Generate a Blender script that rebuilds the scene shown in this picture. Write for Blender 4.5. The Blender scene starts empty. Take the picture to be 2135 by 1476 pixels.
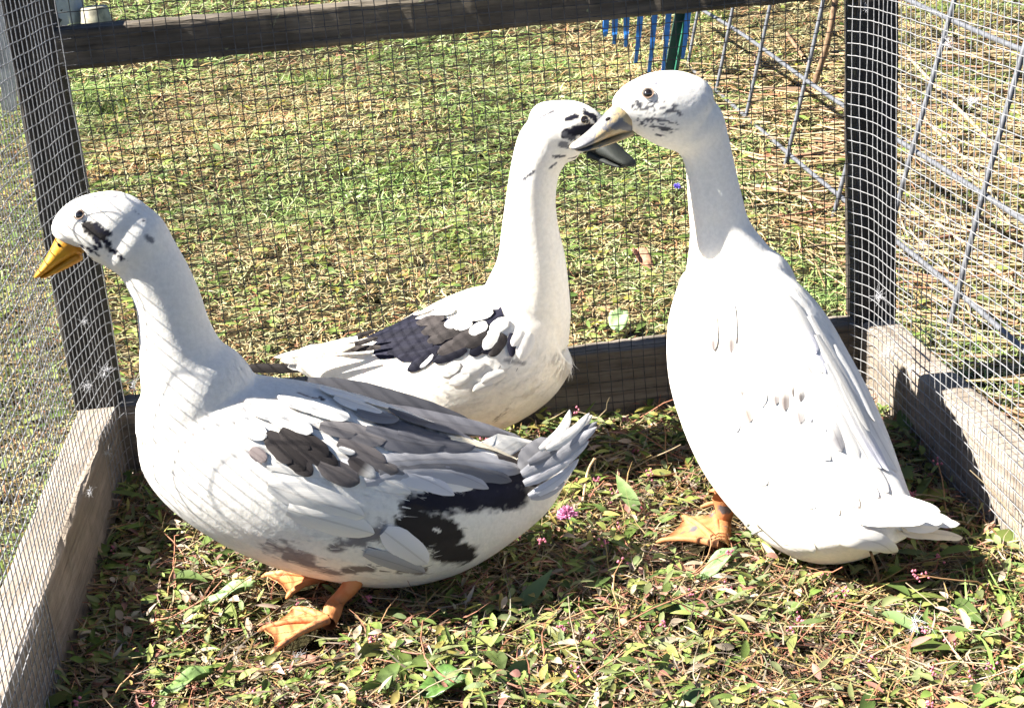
import bpy, bmesh, math, random
import numpy as np
from mathutils import Vector, Matrix, noise
from mathutils.bvhtree import BVHTree

random.seed(7)
RNG = np.random.default_rng(11)
SC = bpy.context.scene
COL = SC.collection

# ------------------------------------------------------------------ camera
CAM = np.array([-0.11662, -1.53037, 0.63340])
PITCH, YAW, ROLL = 0.335708, 0.087724, 0.081490
FPX, PW, PH = 3128.93, 2135.0, 1476.0          # focal length and size in photograph pixels
fw = np.array([math.sin(YAW) * math.cos(PITCH), math.cos(YAW) * math.cos(PITCH), -math.sin(PITCH)])
r0 = np.array([math.cos(YAW), -math.sin(YAW), 0.0])
d0 = np.cross(fw, r0)
rt = math.cos(ROLL) * r0 + math.sin(ROLL) * d0
dn = math.cos(ROLL) * d0 - math.sin(ROLL) * r0
cam_data = bpy.data.cameras.new('camera')
cam = bpy.data.objects.new('camera', cam_data)
COL.objects.link(cam)
M = Matrix(((rt[0], -dn[0], -fw[0], CAM[0]), (rt[1], -dn[1], -fw[1], CAM[1]), (rt[2], -dn[2], -fw[2], CAM[2]), (0, 0, 0, 1)))
cam.matrix_world = M
cam_data.sensor_fit = 'HORIZONTAL'
cam_data.sensor_width = 36.0
cam_data.lens = FPX / PW * 36.0
cam_data.clip_start = 0.02
cam_data.clip_end = 400
SC.camera = cam

# ------------------------------------------------------------------ sky, sun, exposure
SUN_EL, SUN_AZ = math.radians(44), math.radians(1.5)   # the sun stands square to the left wall
to_sun = Vector((-math.cos(SUN_EL) * math.cos(SUN_AZ), math.cos(SUN_EL) * math.sin(SUN_AZ), math.sin(SUN_EL)))
world = bpy.data.worlds.new('World')
SC.world = world
world.use_nodes = True
wn = world.node_tree.nodes
sky = wn.new('ShaderNodeTexSky')
sky.sky_type = 'NISHITA'
sky.sun_disc = False
sky.sun_elevation = SUN_EL
sky.sun_rotation = math.atan2(to_sun.x, to_sun.y)
sky.air_density = 0.4
sky.dust_density = 0.1
wn['Background'].inputs['Strength'].default_value = 0.05
world.node_tree.links.new(sky.outputs['Color'], wn['Background'].inputs['Color'])
sun_data = bpy.data.lights.new('sun', 'SUN')
sun_data.energy = 5.0
sun_data.angle = math.radians(0.53)
sun_data.color = (1.0, 0.95, 0.87)
sun = bpy.data.objects.new('sun', sun_data)
COL.objects.link(sun)
sun.location = to_sun * 6
sun.rotation_euler = to_sun.to_track_quat('Z', 'Y').to_euler()
SC.view_settings.view_transform = 'Standard'
SC.view_settings.look = 'None'
SC.view_settings.exposure = 2.25
SC.view_settings.gamma = 1.0
SC.view_settings.use_curve_mapping = False
SC.render.engine = 'CYCLES'
SC.cycles.max_bounces = 8
SC.cycles.use_denoising = True

# ------------------------------------------------------------------ placing helpers
def ray(px, py):
    d = fw + rt * (px - PW / 2) / FPX + dn * (py - PH / 2) / FPX
    return d / np.linalg.norm(d)
def at_axis(px, py, axis, val):
    d = ray(px, py)
    return CAM + d * (val - CAM[axis]) / d[axis]
def at_y(px, py, y):
    return at_axis(px, py, 1, y)
def ppm(P):                                     # photograph pixels per metre at a point
    return FPX / float((np.array(P) - CAM) @ fw)
def project(P):
    d = np.asarray(P) - CAM
    z = d @ fw
    return PW / 2 + FPX * (d @ rt) / z, PH / 2 + FPX * (d @ dn) / z, z
def slope(y):
    return np.maximum(0.0, np.asarray(y) - 0.10) * 0.085
def gz(x, y):
    x = np.asarray(x, float); y = np.asarray(y, float)
    return slope(y) + 0.004 * np.sin(x * 23 + 1.3) * np.sin(y * 19 + .4) + 0.003 * np.sin(x * 51 + y * 37)
def at_ground(px, py, h=0.0):
    d = ray(px, py)
    t = 0.5
    for _ in range(400):
        p = CAM + d * t
        e = p[2] - float(gz(p[0], p[1])) - h
        if abs(e) < 2e-4: break
        t += e * 0.9 if e > 0 else e * 0.9
    return p

# ------------------------------------------------------------------ objects
def tag(o, label=None, cat=None, group=None, kind=None):
    if label: o['label'] = label
    if cat: o['category'] = cat
    if group: o['group'] = group
    if kind: o['kind'] = kind
    return o
def empty(name, loc=(0, 0, 0)):
    o = bpy.data.objects.new(name, None)
    o.empty_display_size = 0.05
    COL.objects.link(o)
    o.location = loc
    return o
def adopt(o, parent):
    if parent is not None:
        o.parent = parent
        o.matrix_parent_inverse = pw_inv(parent)
    return o
def pw_inv(p):
    return Matrix.Translation(-p.location) if (p.type == 'EMPTY' and p.parent is None) else Matrix.Identity(4)
def pw_old(p):
    m = Matrix.Translation(p.location)
    while p.parent is not None:
        p = p.parent
    return Matrix.Translation(p.location).inverted() if p.type == 'EMPTY' else Matrix.Identity(4)
def mesh_obj(name, verts, faces, mat, parent=None, cols=None, uvs=None, smooth=True):
    """verts (n,3); faces: list of tuples or an (m,k) array; cols (n,3) point colours; uvs (n,2) per vertex."""
    me = bpy.data.meshes.new(name)
    verts = np.asarray(verts, np.float32)
    if isinstance(faces, np.ndarray):
        m, k = faces.shape
        me.vertices.add(len(verts)); me.vertices.foreach_set('co', verts.ravel())
        me.loops.add(m * k); me.loops.foreach_set('vertex_index', faces.astype(np.int32).ravel())
        me.polygons.add(m)
        me.polygons.foreach_set('loop_start', np.arange(0, m * k, k, dtype=np.int32))
        me.update(calc_edges=True)
    else:
        me.from_pydata([tuple(v) for v in verts], [], faces)
    if cols is not None:
        a = me.color_attributes.new('col', 'FLOAT_COLOR', 'POINT')
        c = np.ones((len(verts), 4), np.float32); c[:, :3] = cols
        a.data.foreach_set('color', c.ravel())
    if uvs is not None:
        uvl = me.uv_layers.new(name='fuv')
        li = np.empty(len(me.loops), np.int32); me.loops.foreach_get('vertex_index', li)
        uvl.data.foreach_set('uv', np.asarray(uvs, np.float32)[li].ravel())
    me.validate()
    if smooth:
        me.polygons.foreach_set('use_smooth', np.ones(len(me.polygons), bool))
    me.update()
    me.materials.append(mat)
    o = bpy.data.objects.new(name, me)
    COL.objects.link(o)
    return adopt(o, parent)

# ------------------------------------------------------------------ materials
def new_mat(name):
    m = bpy.data.materials.new(name)
    m.use_nodes = True
    nt = m.node_tree
    b = nt.nodes['Principled BSDF']
    return m, nt, b
def ramp(nt, fac, stops):
    r = nt.nodes.new('ShaderNodeValToRGB')
    e = r.color_ramp.elements
    while len(e) < len(stops): e.new(0.5)
    for i, (p, c) in enumerate(stops):
        e[i].position = p; e[i].color = (*c, 1)
    nt.links.new(fac, r.inputs['Fac'])
    return r
def tex_noise(nt, vec, scale, detail=4, rough=.55, dist=0):
    n = nt.nodes.new('ShaderNodeTexNoise')
    n.inputs['Scale'].default_value = scale
    n.inputs['Detail'].default_value = detail
    n.inputs['Roughness'].default_value = rough
    n.inputs['Distortion'].default_value = dist
    if vec is not None: nt.links.new(vec, n.inputs['Vector'])
    return n
def mapping(nt, vec, scale):
    mp = nt.nodes.new('ShaderNodeMapping')
    mp.inputs['Scale'].default_value = scale
    nt.links.new(vec, mp.inputs['Vector'])
    return mp.outputs['Vector']
def bump(nt, b, h, strength, dist):
    bp = nt.nodes.new('ShaderNodeBump')
    bp.inputs['Strength'].default_value = strength
    bp.inputs['Distance'].default_value = dist
    nt.links.new(h, bp.inputs['Height'])
    nt.links.new(bp.outputs['Normal'], b.inputs['Normal'])
def mix(nt, a, c, fac, mode='MIX'):
    m = nt.nodes.new('ShaderNodeMix'); m.data_type = 'RGBA'; m.blend_type = mode
    for sock, v in ((m.inputs['Factor'], fac), (m.inputs['A'], a), (m.inputs['B'], c)):
        if hasattr(v, 'is_linked') or hasattr(v, 'links'): nt.links.new(v, sock)
        else: sock.default_value = v if isinstance(v, float) else (*v, 1)
    return m.outputs['Result']

def wood_material(name, axis, c0, c1, c2):
    m, nt, b = new_mat(name)
    tc = nt.nodes.new('ShaderNodeTexCoord').outputs['Object']
    sc = [90, 90, 90]; sc[axis] = 5
    sc2 = [260, 260, 260]; sc2[axis] = 9
    g = tex_noise(nt, mapping(nt, tc, sc), 1.0, 6, .6, .4)
    f = tex_noise(nt, mapping(nt, tc, sc2), 1.0, 5, .65)
    blot = tex_noise(nt, tc, 14, 5, .6)
    r = ramp(nt, g.outputs['Fac'], [(.28, c0), (.5, c1), (.74, c2)])
    dk = ramp(nt, f.outputs['Fac'], [(.30, (.35, .33, .31)), (.50, (1, 1, 1))])
    c = mix(nt, r.outputs['Color'], dk.outputs['Color'], .5, 'MULTIPLY')
    bl = ramp(nt, blot.outputs['Fac'], [(.38, (.62, .60, .55)), (.6, (1.05, 1.03, 1.0))])
    c = mix(nt, c, bl.outputs['Color'], .8, 'MULTIPLY')
    moss = tex_noise(nt, tc, 60, 5, .7)
    mr = ramp(nt, moss.outputs['Fac'], [(.66, (0, 0, 0)), (.74, (1, 1, 1))])
    c = mix(nt, c, (.23, .25, .14), mr.outputs['Color'])
    nt.links.new(c, b.inputs['Base Color'])
    b.inputs['Roughness'].default_value = .9
    b.inputs['Specular IOR Level'].default_value = .2
    add = nt.nodes.new('ShaderNodeMath'); add.operation = 'ADD'
    nt.links.new(g.outputs['Fac'], add.inputs[0]); nt.links.new(f.outputs['Fac'], add.inputs[1])
    bump(nt, b, add.outputs[0], .8, .003)
    return m
WOOD_Y = wood_material('weathered wood, grain along y', 1, (.21, .175, .145), (.30, .255, .215), (.38, .33, .28))
WOOD_X = wood_material('weathered wood, grain along x', 0, (.12, .105, .09), (.20, .175, .15), (.32, .275, .23))
WOOD_Z = wood_material('dark weathered wood, grain along z', 2, (.028, .025, .022), (.046, .041, .036), (.075, .066, .057))  # beige posts, darkened in colour to stand for their shaded fronts
WOOD_R = wood_material('dark weathered wood, grain along x', 0, (.065, .056, .046), (.11, .095, .078), (.20, .17, .13))  # rail tone lowered so the shade of its front is in the colour

def plain(name, col, rough=.6, metal=0.0, var=.12, scale=60, spec=.4, bumps=0.0):
    m, nt, b = new_mat(name)
    tc = nt.nodes.new('ShaderNodeTexCoord').outputs['Object']
    n = tex_noise(nt, tc, scale, 5, .6)
    lo = tuple(max(0, c * (1 - 2.2 * var)) for c in col); hi = tuple(c * (1 + var) for c in col)
    r = ramp(nt, n.outputs['Fac'], [(.3, lo), (.62, hi)])
    nt.links.new(r.outputs['Color'], b.inputs['Base Color'])
    b.inputs['Roughness'].default_value = rough
    b.inputs['Metallic'].default_value = metal
    b.inputs['Specular IOR Level'].default_value = spec
    if bumps: bump(nt, b, n.outputs['Fac'], bumps, .002)
    return m
WIRE = plain('galvanised wire', (.30, .30, .305), .45, .4, .2, 300, .5)
WIRE_DARK = plain('dark wire', (.060, .061, .064), .6, .0, .35, 120, .25)  # darker wire colour, used on the back wall
ROD = plain('galvanised fence rod', (.145, .15, .165), .5, .35, .2, 120, .5)
BLUE = plain('blue painted steel', (.03, .17, .50), .4, 0, .2, 50)
GREEN_STEEL = plain('dark green painted steel', (.012, .045, .035), .45, 0, .2, 60)
WHITE_PL = plain('white plastic sheet', (.30, .33, .40), .5, 0, .1, 30)
CREAM_PL = plain('stained cream plastic', (.30, .28, .20), .6, 0, .25, 45)
BLACK_MK = plain('black print', (.02, .02, .025), .6, 0, .2, 60)
WHITE_PT = plain('chalky white paint', (.50, .46, .44), .8, 0, .18, 40, .2, .3)
BROWN_LEAF = plain('dry brown leaf', (.36, .19, .12), .8, 0, .25, 90, .2, .4)
TWIG = plain('dry brown stalk', (.20, .13, .08), .85, 0, .25, 120, .2, .4)
STRAW = plain('dry straw stalk', (.46, .33, .20), .8, 0, .2, 120, .2, .3)
PINK = plain('pink petals', (.62, .26, .42), .7, 0, .25, 200, .2)
PURPLE = plain('violet petals', (.13, .10, .50), .7, 0, .2, 200, .2)
LEAF_PALE = plain('pale green leaf', (.25, .36, .16), .6, 0, .15, 90, .3, .3)

def veg_material(name, trans):
    m, nt, b = new_mat(name)
    a = nt.nodes.new('ShaderNodeAttribute'); a.attribute_name = 'col'
    nt.links.new(a.outputs['Color'], b.inputs['Base Color'])
    b.inputs['Roughness'].default_value = .6
    b.inputs['Specular IOR Level'].default_value = .22
    t = nt.nodes.new('ShaderNodeBsdfTranslucent')
    nt.links.new(a.outputs['Color'], t.inputs['Color'])
    mx = nt.nodes.new('ShaderNodeMixShader'); mx.inputs[0].default_value = trans
    nt.links.new(b.outputs[0], mx.inputs[1]); nt.links.new(t.outputs[0], mx.inputs[2])
    nt.links.new(mx.outputs[0], nt.nodes['Material Output'].inputs['Surface'])
    return m
VEG = veg_material('living and dry plants', .18)
VEG_LAWN = veg_material('lawn blades', .35)
VEG_FLOOR = veg_material('pen floor plants', .07)

def soil_material():
    m, nt, b = new_mat('soil under the grass')
    tc = nt.nodes.new('ShaderNodeTexCoord').outputs['Object']
    n1 = tex_noise(nt, tc, 9, 6, .6); n2 = tex_noise(nt, tc, 160, 6, .7)
    r1 = ramp(nt, n1.outputs['Fac'], [(.35, (.036, .036, .015)), (.65, (.060, .045, .024))])
    r2 = ramp(nt, n2.outputs['Fac'], [(.35, (.45, .45, .42)), (.65, (1.25, 1.2, 1.1))])
    c = mix(nt, r1.outputs['Color'], r2.outputs['Color'], 1.0, 'MULTIPLY')
    nt.links.new(c, b.inputs['Base Color'])
    b.inputs['Roughness'].default_value = .95
    b.inputs['Specular IOR Level'].default_value = .1
    bump(nt, b, n2.outputs['Fac'], 1.0, .01)
    return m
SOIL = soil_material()

def plumage_material():
    m, nt, b = new_mat('plumage')
    a = nt.nodes.new('ShaderNodeAttribute'); a.attribute_name = 'col'
    tc = nt.nodes.new('ShaderNodeTexCoord').outputs['Object']
    n = tex_noise(nt, tc, 260, 4, .6)
    r = ramp(nt, n.outputs['Fac'], [(.3, (.90, .90, .90)), (.65, (1.03, 1.03, 1.03))])
    c = mix(nt, a.outputs['Color'], r.outputs['Color'], 1.0, 'MULTIPLY')
    nt.links.new(c, b.inputs['Base Color'])
    b.inputs['Roughness'].default_value = .8
    b.inputs['Specular IOR Level'].default_value = .18
    b.inputs['Subsurface Weight'].default_value = .32
    b.inputs['Subsurface Radius'].default_value = (1.0, .85, .65)
    b.inputs['Subsurface Scale'].default_value = .007
    n3 = tex_noise(nt, tc, 120, 3, .6)
    bump(nt, b, n3.outputs['Fac'], .22, .0022)
    return m
PLUME = plumage_material()
def feather_material():
    m, nt, b = new_mat('flight feather vane')
    a = nt.nodes.new('ShaderNodeAttribute'); a.attribute_name = 'col'
    uv = nt.nodes.new('ShaderNodeUVMap'); uv.uv_map = 'fuv'
    sep = nt.nodes.new('ShaderNodeSeparateXYZ'); nt.links.new(uv.outputs[0], sep.inputs[0])
    # barbs run obliquely off the shaft: phase = s*80 - |t|*22
    ab = nt.nodes.new('ShaderNodeMath'); ab.operation = 'ABSOLUTE'; nt.links.new(sep.outputs['Y'], ab.inputs[0])
    cmb = nt.nodes.new('ShaderNodeMath'); cmb.operation = 'MULTIPLY_ADD'
    nt.links.new(ab.outputs[0], cmb.inputs[0]); cmb.inputs[1].default_value = -.45; nt.links.new(sep.outputs['X'], cmb.inputs[2])
    vec = nt.nodes.new('ShaderNodeCombineXYZ'); nt.links.new(cmb.outputs[0], vec.inputs[0])
    n = tex_noise(nt, mapping(nt, vec.outputs[0], (70, 1, 1)), 1.0, 3, .6)
    r = ramp(nt, n.outputs['Fac'], [(.25, (.82, .82, .83)), (.7, (1.05, 1.05, 1.05))])
    c = mix(nt, a.outputs['Color'], r.outputs['Color'], .8, 'MULTIPLY')
    sh = nt.nodes.new('ShaderNodeMath'); sh.operation = 'LESS_THAN'; nt.links.new(ab.outputs[0], sh.inputs[0]); sh.inputs[1].default_value = .07
    fc = nt.nodes.new('ShaderNodeMath'); fc.operation = 'MULTIPLY'; nt.links.new(sh.outputs[0], fc.inputs[0]); fc.inputs[1].default_value = .35
    c = mix(nt, c, (.55, .52, .50), fc.outputs[0], 'MULTIPLY')
    nt.links.new(c, b.inputs['Base Color'])
    b.inputs['Roughness'].default_value = .7
    b.inputs['Specular IOR Level'].default_value = .12
    bump(nt, b, n.outputs['Fac'], .4, .0012)
    return m
FEATHER = feather_material()

def horn_material(name, c0, c1, blotch, bthr, rough=.45):
    m, nt, b = new_mat(name)
    tc = nt.nodes.new('ShaderNodeTexCoord').outputs['Object']
    n = tex_noise(nt, tc, 55, 5, .6); n2 = tex_noise(nt, tc, 42, 4, .6, .6); n3 = tex_noise(nt, tc, 500, 3, .6)
    r = ramp(nt, n.outputs['Fac'], [(.35, c0), (.62, c1)])
    bl = ramp(nt, n2.outputs['Fac'], [(bthr, (0, 0, 0)), (bthr + .06, (1, 1, 1))])
    nt.links.new(mix(nt, r.outputs['Color'], blotch, bl.outputs['Color']), b.inputs['Base Color'])
    b.inputs['Roughness'].default_value = rough
    b.inputs['Specular IOR Level'].default_value = .4
    bump(nt, b, n3.outputs['Fac'], .3, .001)
    return m
BILL_YEL = horn_material('yellow bill', (.46, .19, .010), (.55, .28, .015), (.50, .22, .04), .62)
BILL_BLK = horn_material('blackish bill', (.012, .014, .013), (.022, .026, .022), (.045, .035, .022), .64, .7)
BILL_TAN = horn_material('tan and grey bill', (.36, .25, .12), (.42, .34, .20), (.13, .13, .14), .47)
SKIN_OR = horn_material('orange foot skin', (.44, .15, .045), (.54, .24, .095), (.18, .10, .07), .62, .65)
SKIN_OG = horn_material('orange and grey foot skin', (.40, .15, .05), (.48, .22, .09), (.11, .105, .11), .60, .65)
def eye_material():
    m, nt, b = new_mat('dark wet eye')
    b.inputs['Base Color'].default_value = (.012, .008, .006, 1)
    b.inputs['Roughness'].default_value = .06
    b.inputs['Coat Weight'].default_value = 1
    return m
EYE = eye_material()
IRIS = plain('brown iris ring', (.10, .045, .015), .3, 0, .2, 300)

# ------------------------------------------------------------------ generic geometry
def rot_frames(P):
    P = np.asarray(P, float)
    T = np.gradient(P, axis=0)
    T /= np.linalg.norm(T, axis=1)[:, None] + 1e-12
    return T
def tube_arrays(P, R, sides=5, ref=(0, 0, 1)):
    """closed tube around polyline P (n,3) with radii R."""
    P = np.asarray(P, float); n = len(P)
    R = np.broadcast_to(np.asarray(R, float), (n,))
    T = rot_frames(P)
    ref = np.array(ref, float)
    if abs(T.mean(0) @ ref) > .85 * np.linalg.norm(T.mean(0)): ref = np.array((1.0, .13, 0))
    A = np.cross(T, ref); A /= np.linalg.norm(A, axis=1)[:, None] + 1e-12
    B = np.cross(T, A)
    an = np.arange(sides) * 2 * math.pi / sides
    V = P[:, None] + R[:, None, None] * (np.cos(an)[None, :, None] * A[:, None] + np.sin(an)[None, :, None] * B[:, None])
    V = V.reshape(-1, 3)
    i, j = np.meshgrid(np.arange(n - 1), np.arange(sides), indexing='ij')
    F = np.stack([i * sides + j, i * sides + (j + 1) % sides, (i + 1) * sides + (j + 1) % sides, (i + 1) * sides + j], -1).reshape(-1, 4)
    return V, F
class Bag:
    def __init__(s): s.V = []; s.F = []; s.C = []; s.n = 0
    def add(s, V, F, c=None):
        s.V.append(V); s.F.append(F + s.n); s.n += len(V)
        if c is not None: s.C.append(np.broadcast_to(np.asarray(c, float), (len(V), 3)))
    def build(s, name, mat, parent=None, smooth=True):
        return mesh_obj(name, np.concatenate(s.V), np.concatenate(s.F), mat, parent, np.concatenate(s.C) if s.C else None, smooth=smooth)
def crom(P, m):
    """Catmull-Rom through the rows of P, m samples per span."""
    P = np.asarray(P, float)
    Q = np.vstack([2 * P[0] - P[1], P, 2 * P[-1] - P[-2]])
    out = []
    for i in range(len(P) - 1):
        a, b, c, d = Q[i:i + 4]
        for t in np.arange(m) / m:
            out.append(.5 * ((2 * b) + (c - a) * t + (2 * a - 5 * b + 4 * c - d) * t * t + (3 * b - a - 3 * c + d) * t ** 3))
    out.append(P[-1])
    return np.array(out)
def board(name, lo, hi, mat, parent, axis, wob=.0012, seed=0, round_=.003):
    """a sawn timber: chamfered section swept along one axis with uneven edges."""
    lo = np.array(lo, float); hi = np.array(hi, float)
    o1, o2 = [a for a in range(3) if a != axis]
    n = max(6, int((hi[axis] - lo[axis]) / .012))
    sec = []
    c = round_
    for (u, v) in ((0, 0), (1, 0), (1, 1), (0, 1)):
        uu, vv = (lo[o1], hi[o1])[u], (lo[o2], hi[o2])[v]
        su, sv = (1, -1)[u], (1, -1)[v]
        pts = [(uu + su * c, vv), (uu + su * c * .3, vv + sv * c * .3), (uu, vv + sv * c)]
        if (u, v) in ((0, 0), (1, 1)): pts = pts[::-1]
        sec += pts
    sec = np.array(sec); k = len(sec)
    V = []
    for i in range(n + 1):
        t = lo[axis] + (hi[axis] - lo[axis]) * i / n
        for j in range(k):
            p = np.zeros(3); p[axis] = t; p[o1], p[o2] = sec[j]
            w = noise.noise(Vector((t * 14 + seed, j * 3.7 + seed, .5))) * wob + noise.noise(Vector((t * 70 + seed, j * 5.1, 2.5))) * wob * .7
            w2 = noise.noise(Vector((t * 14 + seed, j * 3.7 + seed, 9.5))) * wob + noise.noise(Vector((t * 70 + seed, j * 5.1, 7.5))) * wob * .7
            p[o1] += w; p[o2] += w2
            V.append(p)
    F = [(i * k + j, i * k + (j + 1) % k, (i + 1) * k + (j + 1) % k, (i + 1) * k + j) for i in range(n) for j in range(k)]
    F += [tuple(range(k))[::-1], tuple(n * k + j for j in range(k))]
    o = mesh_obj(name, V, F, mat, parent, smooth=False)
    bm = bmesh.new(); bm.from_mesh(o.data); bmesh.ops.recalc_face_normals(bm, faces=bm.faces); bm.to_mesh(o.data); bm.free()
    return o

# ------------------------------------------------------------------ the ground
W2 = 0.4065                                     # half the inside width of the pen
gx = np.concatenate([np.arange(-60, -3, 3.0), np.arange(-3, 3, .04), np.arange(3, 61, 3.0)])
gy = np.concatenate([np.arange(-30, -1.6, 2.0), np.arange(-1.6, 5, .04), np.arange(5, 90, 4.0)])
X, Y = np.meshgrid(gx, gy, indexing='ij')
Z = np.where((np.abs(X) < 3) & (Y < 5) & (Y > -1.6), gz(X, Y), slope(np.minimum(Y, 40)))
ni, nj = X.shape
i, j = np.meshgrid(np.arange(ni - 1), np.arange(nj - 1), indexing='ij')
F = np.stack([i * nj + j, (i + 1) * nj + j, (i + 1) * nj + j + 1, i * nj + j + 1], -1).reshape(-1, 4)
tag(mesh_obj('ground', np.stack([X, Y, Z], -1).reshape(-1, 3), F, SOIL), kind='structure')

# ------------------------------------------------------------------ the pen
H = .089
pen = empty('duck_pen', (0, .02, 0))
tag(pen, 'weathered timber pen with galvanised wire mesh walls enclosing the three ducks', 'pen')
board('base_board', (-W2 - .041, -1.15, -.03), (-W2 - .001, -.001, H), WOOD_Y, pen, 1, .0016, 3.0, .004)
board('base_board', (W2 + .001, -1.15, -.03), (W2 + .040, -.001, H), WOOD_Y, pen, 1, .0016, 8.0, .006)
board('base_board', (-W2 - .040, .001, -.03), (W2 + .040, .040, H - .003), WOOD_X, pen, 0, .0022, 15.0, .003)
board('post', (-W2 - .044, .002, H - .002), (-W2 + .001, .046, .545), WOOD_Z, pen, 2, .0015, 21.0, .003)
board('post', (W2 - .002, .002, H - .002), (W2 + .043, .046, .545), WOOD_Z, pen, 2, .0015, 27.0, .003)
board('rail', (-W2 + .002, .003, .442), (W2 - .003, .041, .481), WOOD_R, pen, 0, .0018, 33.0, .004)

CELL, WR = .0127, .00050
def wire_wall(name, path, z0, z1, seed, mat, phase=0.0):
    """welded mesh hung along a plan path [(x,y)...]; every wire is a wavy tube."""
    bag = Bag()
    pth = crom(path, 14)
    seg = np.linalg.norm(np.diff(pth, axis=0), axis=1); L = np.concatenate([[0], np.cumsum(seg)])
    tot = L[-1]
    def plan(s): return np.stack([np.interp(s, L, pth[:, 0]), np.interp(s, L, pth[:, 1])], -1)
    rg = np.random.default_rng(seed)
    nz = int((z1 - z0) / CELL)
    step = CELL / 2
    s = np.arange(0, tot, step)
    pt = plan(s); tn = np.gradient(pt, axis=0); tn /= np.linalg.norm(tn, axis=1)[:, None]; nr = np.stack([-tn[:, 1], tn[:, 0]], -1)
    def sway(ss, zz):   # slow out-of-plane and in-plane waviness shared by both wire directions
        a = .0012 * np.sin(ss * 19 + seed) * np.sin(zz * 15 + seed * 2) + .0003 * np.sin(ss * 83 + zz * 67 + seed)
        b = .0010 * np.sin(ss * 11 + zz * 17 + seed * 3) + .0002 * np.sin(ss * 120 + zz * 90)
        return a, b
    for k in range(nz + 1):
        z = z0 + k * CELL
        zz = np.full_like(s, z)
        a, b = sway(s, zz)
        jag = rg.normal(0, .00016, len(s))
        P = np.column_stack([pt + nr * (a[:, None] + WR * .8), zz + b + jag])
        bag.add(*tube_arrays(P, WR, 5))
    for m in range(int((tot - phase) / CELL) + 1):
        ss = phase + m * CELL
        zz = np.arange(z0 - .004, z0 + nz * CELL + .005, step * 1.0)
        sv = np.full_like(zz, ss)
        a, b = sway(sv, zz)
        sv2 = np.clip(sv + b + rg.normal(0, .00012, len(zz)), 0, tot)
        p = plan(sv2)
        t = plan(np.minimum(sv2 + 1e-3, tot)) - plan(np.maximum(sv2 - 1e-3, 0)); t /= np.linalg.norm(t, axis=1)[:, None]
        nn = np.stack([-t[:, 1], t[:, 0]], -1)
        P = np.column_stack([p + nn * (a[:, None] - WR * .8), zz])
        bag.add(*tube_arrays(P, WR, 5, (1, 0, 0)))
    o = bag.build(name, mat, pen)
    o['kind'] = 'stuff'
    return o
wire_wall('wire_mesh', [(-W2 + .006, -.0035), (-.2, -.004), (.1, -.0035), (W2 - .030, -.004), (W2 - .008, -.006)], .004, .62, 1, WIRE_DARK, .004)
wire_wall('wire_mesh', [(-W2 + .0045, -1.1), (-W2 + .0035, -.62), (-W2 - .004, -.36), (-W2 - .010, -.19), (-W2 - .002, -.085), (-W2 + .003, -.03), (-W2 + .010, -.006)], .006, .62, 2, WIRE, .002)
wire_wall('wire_mesh', [(W2 - .0030, -1.1), (W2 - .0030, -.5), (W2 - .0040, -.25), (W2 - .0035, -.1), (W2 - .0045, -.045), (W2 - .016, -.008)], .004, .62, 3, WIRE, .006)

# ------------------------------------------------------------------ plants
def pick(cols, w, n):
    cols = np.array(cols); w = np.array(w, float); w /= w.sum()
    c = cols[RNG.choice(len(cols), n, p=w)]
    return c * RNG.uniform(.75, 1.25, (n, 1)) * RNG.uniform(.93, 1.07, (n, 3))
def basis(n, flat):
    """random blade directions; flat 0..1 (1 = lying)."""
    az = RNG.uniform(0, 2 * math.pi, n)
    el = RNG.normal(0, 1, n) * .25 + (1 - flat) * 1.2
    el = np.clip(el, -.05, 1.5)
    D = np.stack([np.cos(az) * np.cos(el), np.sin(az) * np.cos(el), np.sin(el)], -1)
    return D
def blades(name, root, L, Wd, D, C, curl, mat=VEG, segs=3, droop=1.0, leaf=False):
    """ribbon blades or pointed leaves, one mesh."""
    n = len(root)
    side = np.cross(D, (0, 0, 1)) + RNG.normal(0, .35, (n, 3)); side /= np.linalg.norm(side, axis=1)[:, None] + 1e-9
    up = np.cross(side, D); up *= np.where(up[:, 2] < 0, -1, 1)[:, None]
    cv = RNG.normal(0, 1, (n, 1)) * curl
    rows = []; cols = []
    for s in range(segs + 1):
        t = s / segs
        c = root + D * (L[:, None] * t) + side * cv * (L[:, None] * t * t) - np.array([0, 0, 1.0]) * (droop * L * t * t * .35)[:, None]
        if leaf: w = Wd * (math.sin(math.pi * min(.98, .06 + t * .93)) ** .8) * (1 - .35 * t)
        else: w = Wd * (1 - t ** 1.6) * .5 + Wd * .04
        fold = up * (w * (.35 if leaf else .1))[:, None]
        rows += [c - side * w[:, None] + fold, c, c + side * w[:, None] + fold] if leaf else [c - side * w[:, None], c + side * w[:, None]]
        k = 3 if leaf else 2
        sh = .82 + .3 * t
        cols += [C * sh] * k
    V = np.stack(rows, 1); CC = np.stack(cols, 1)
    m = V.shape[1]; k = 3 if leaf else 2
    f = []
    for s in range(segs):
        for e in range(k - 1):
            a = s * k + e
            f.append((a, a + 1, a + 1 + k, a + k))
    Fq = (np.array(f)[None] + (np.arange(n) * m)[:, None, None]).reshape(-1, 4)
    return V.reshape(-1, 3), Fq, CC.reshape(-1, 3)
def in_view(P, mar=260):
    u, v, z = project(P)
    return (z > .1) & (u > -mar) & (u < PW + mar) & (v > -mar * .9) & (v < PH + mar)
def scatter(n, x0, x1, y0, y1, near=True):
    x = RNG.uniform(x0, x1, n); y = RNG.uniform(y0, y1, n)
    P = np.stack([x, y, gz(x, y)], -1)
    return P[in_view(P)]
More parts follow.
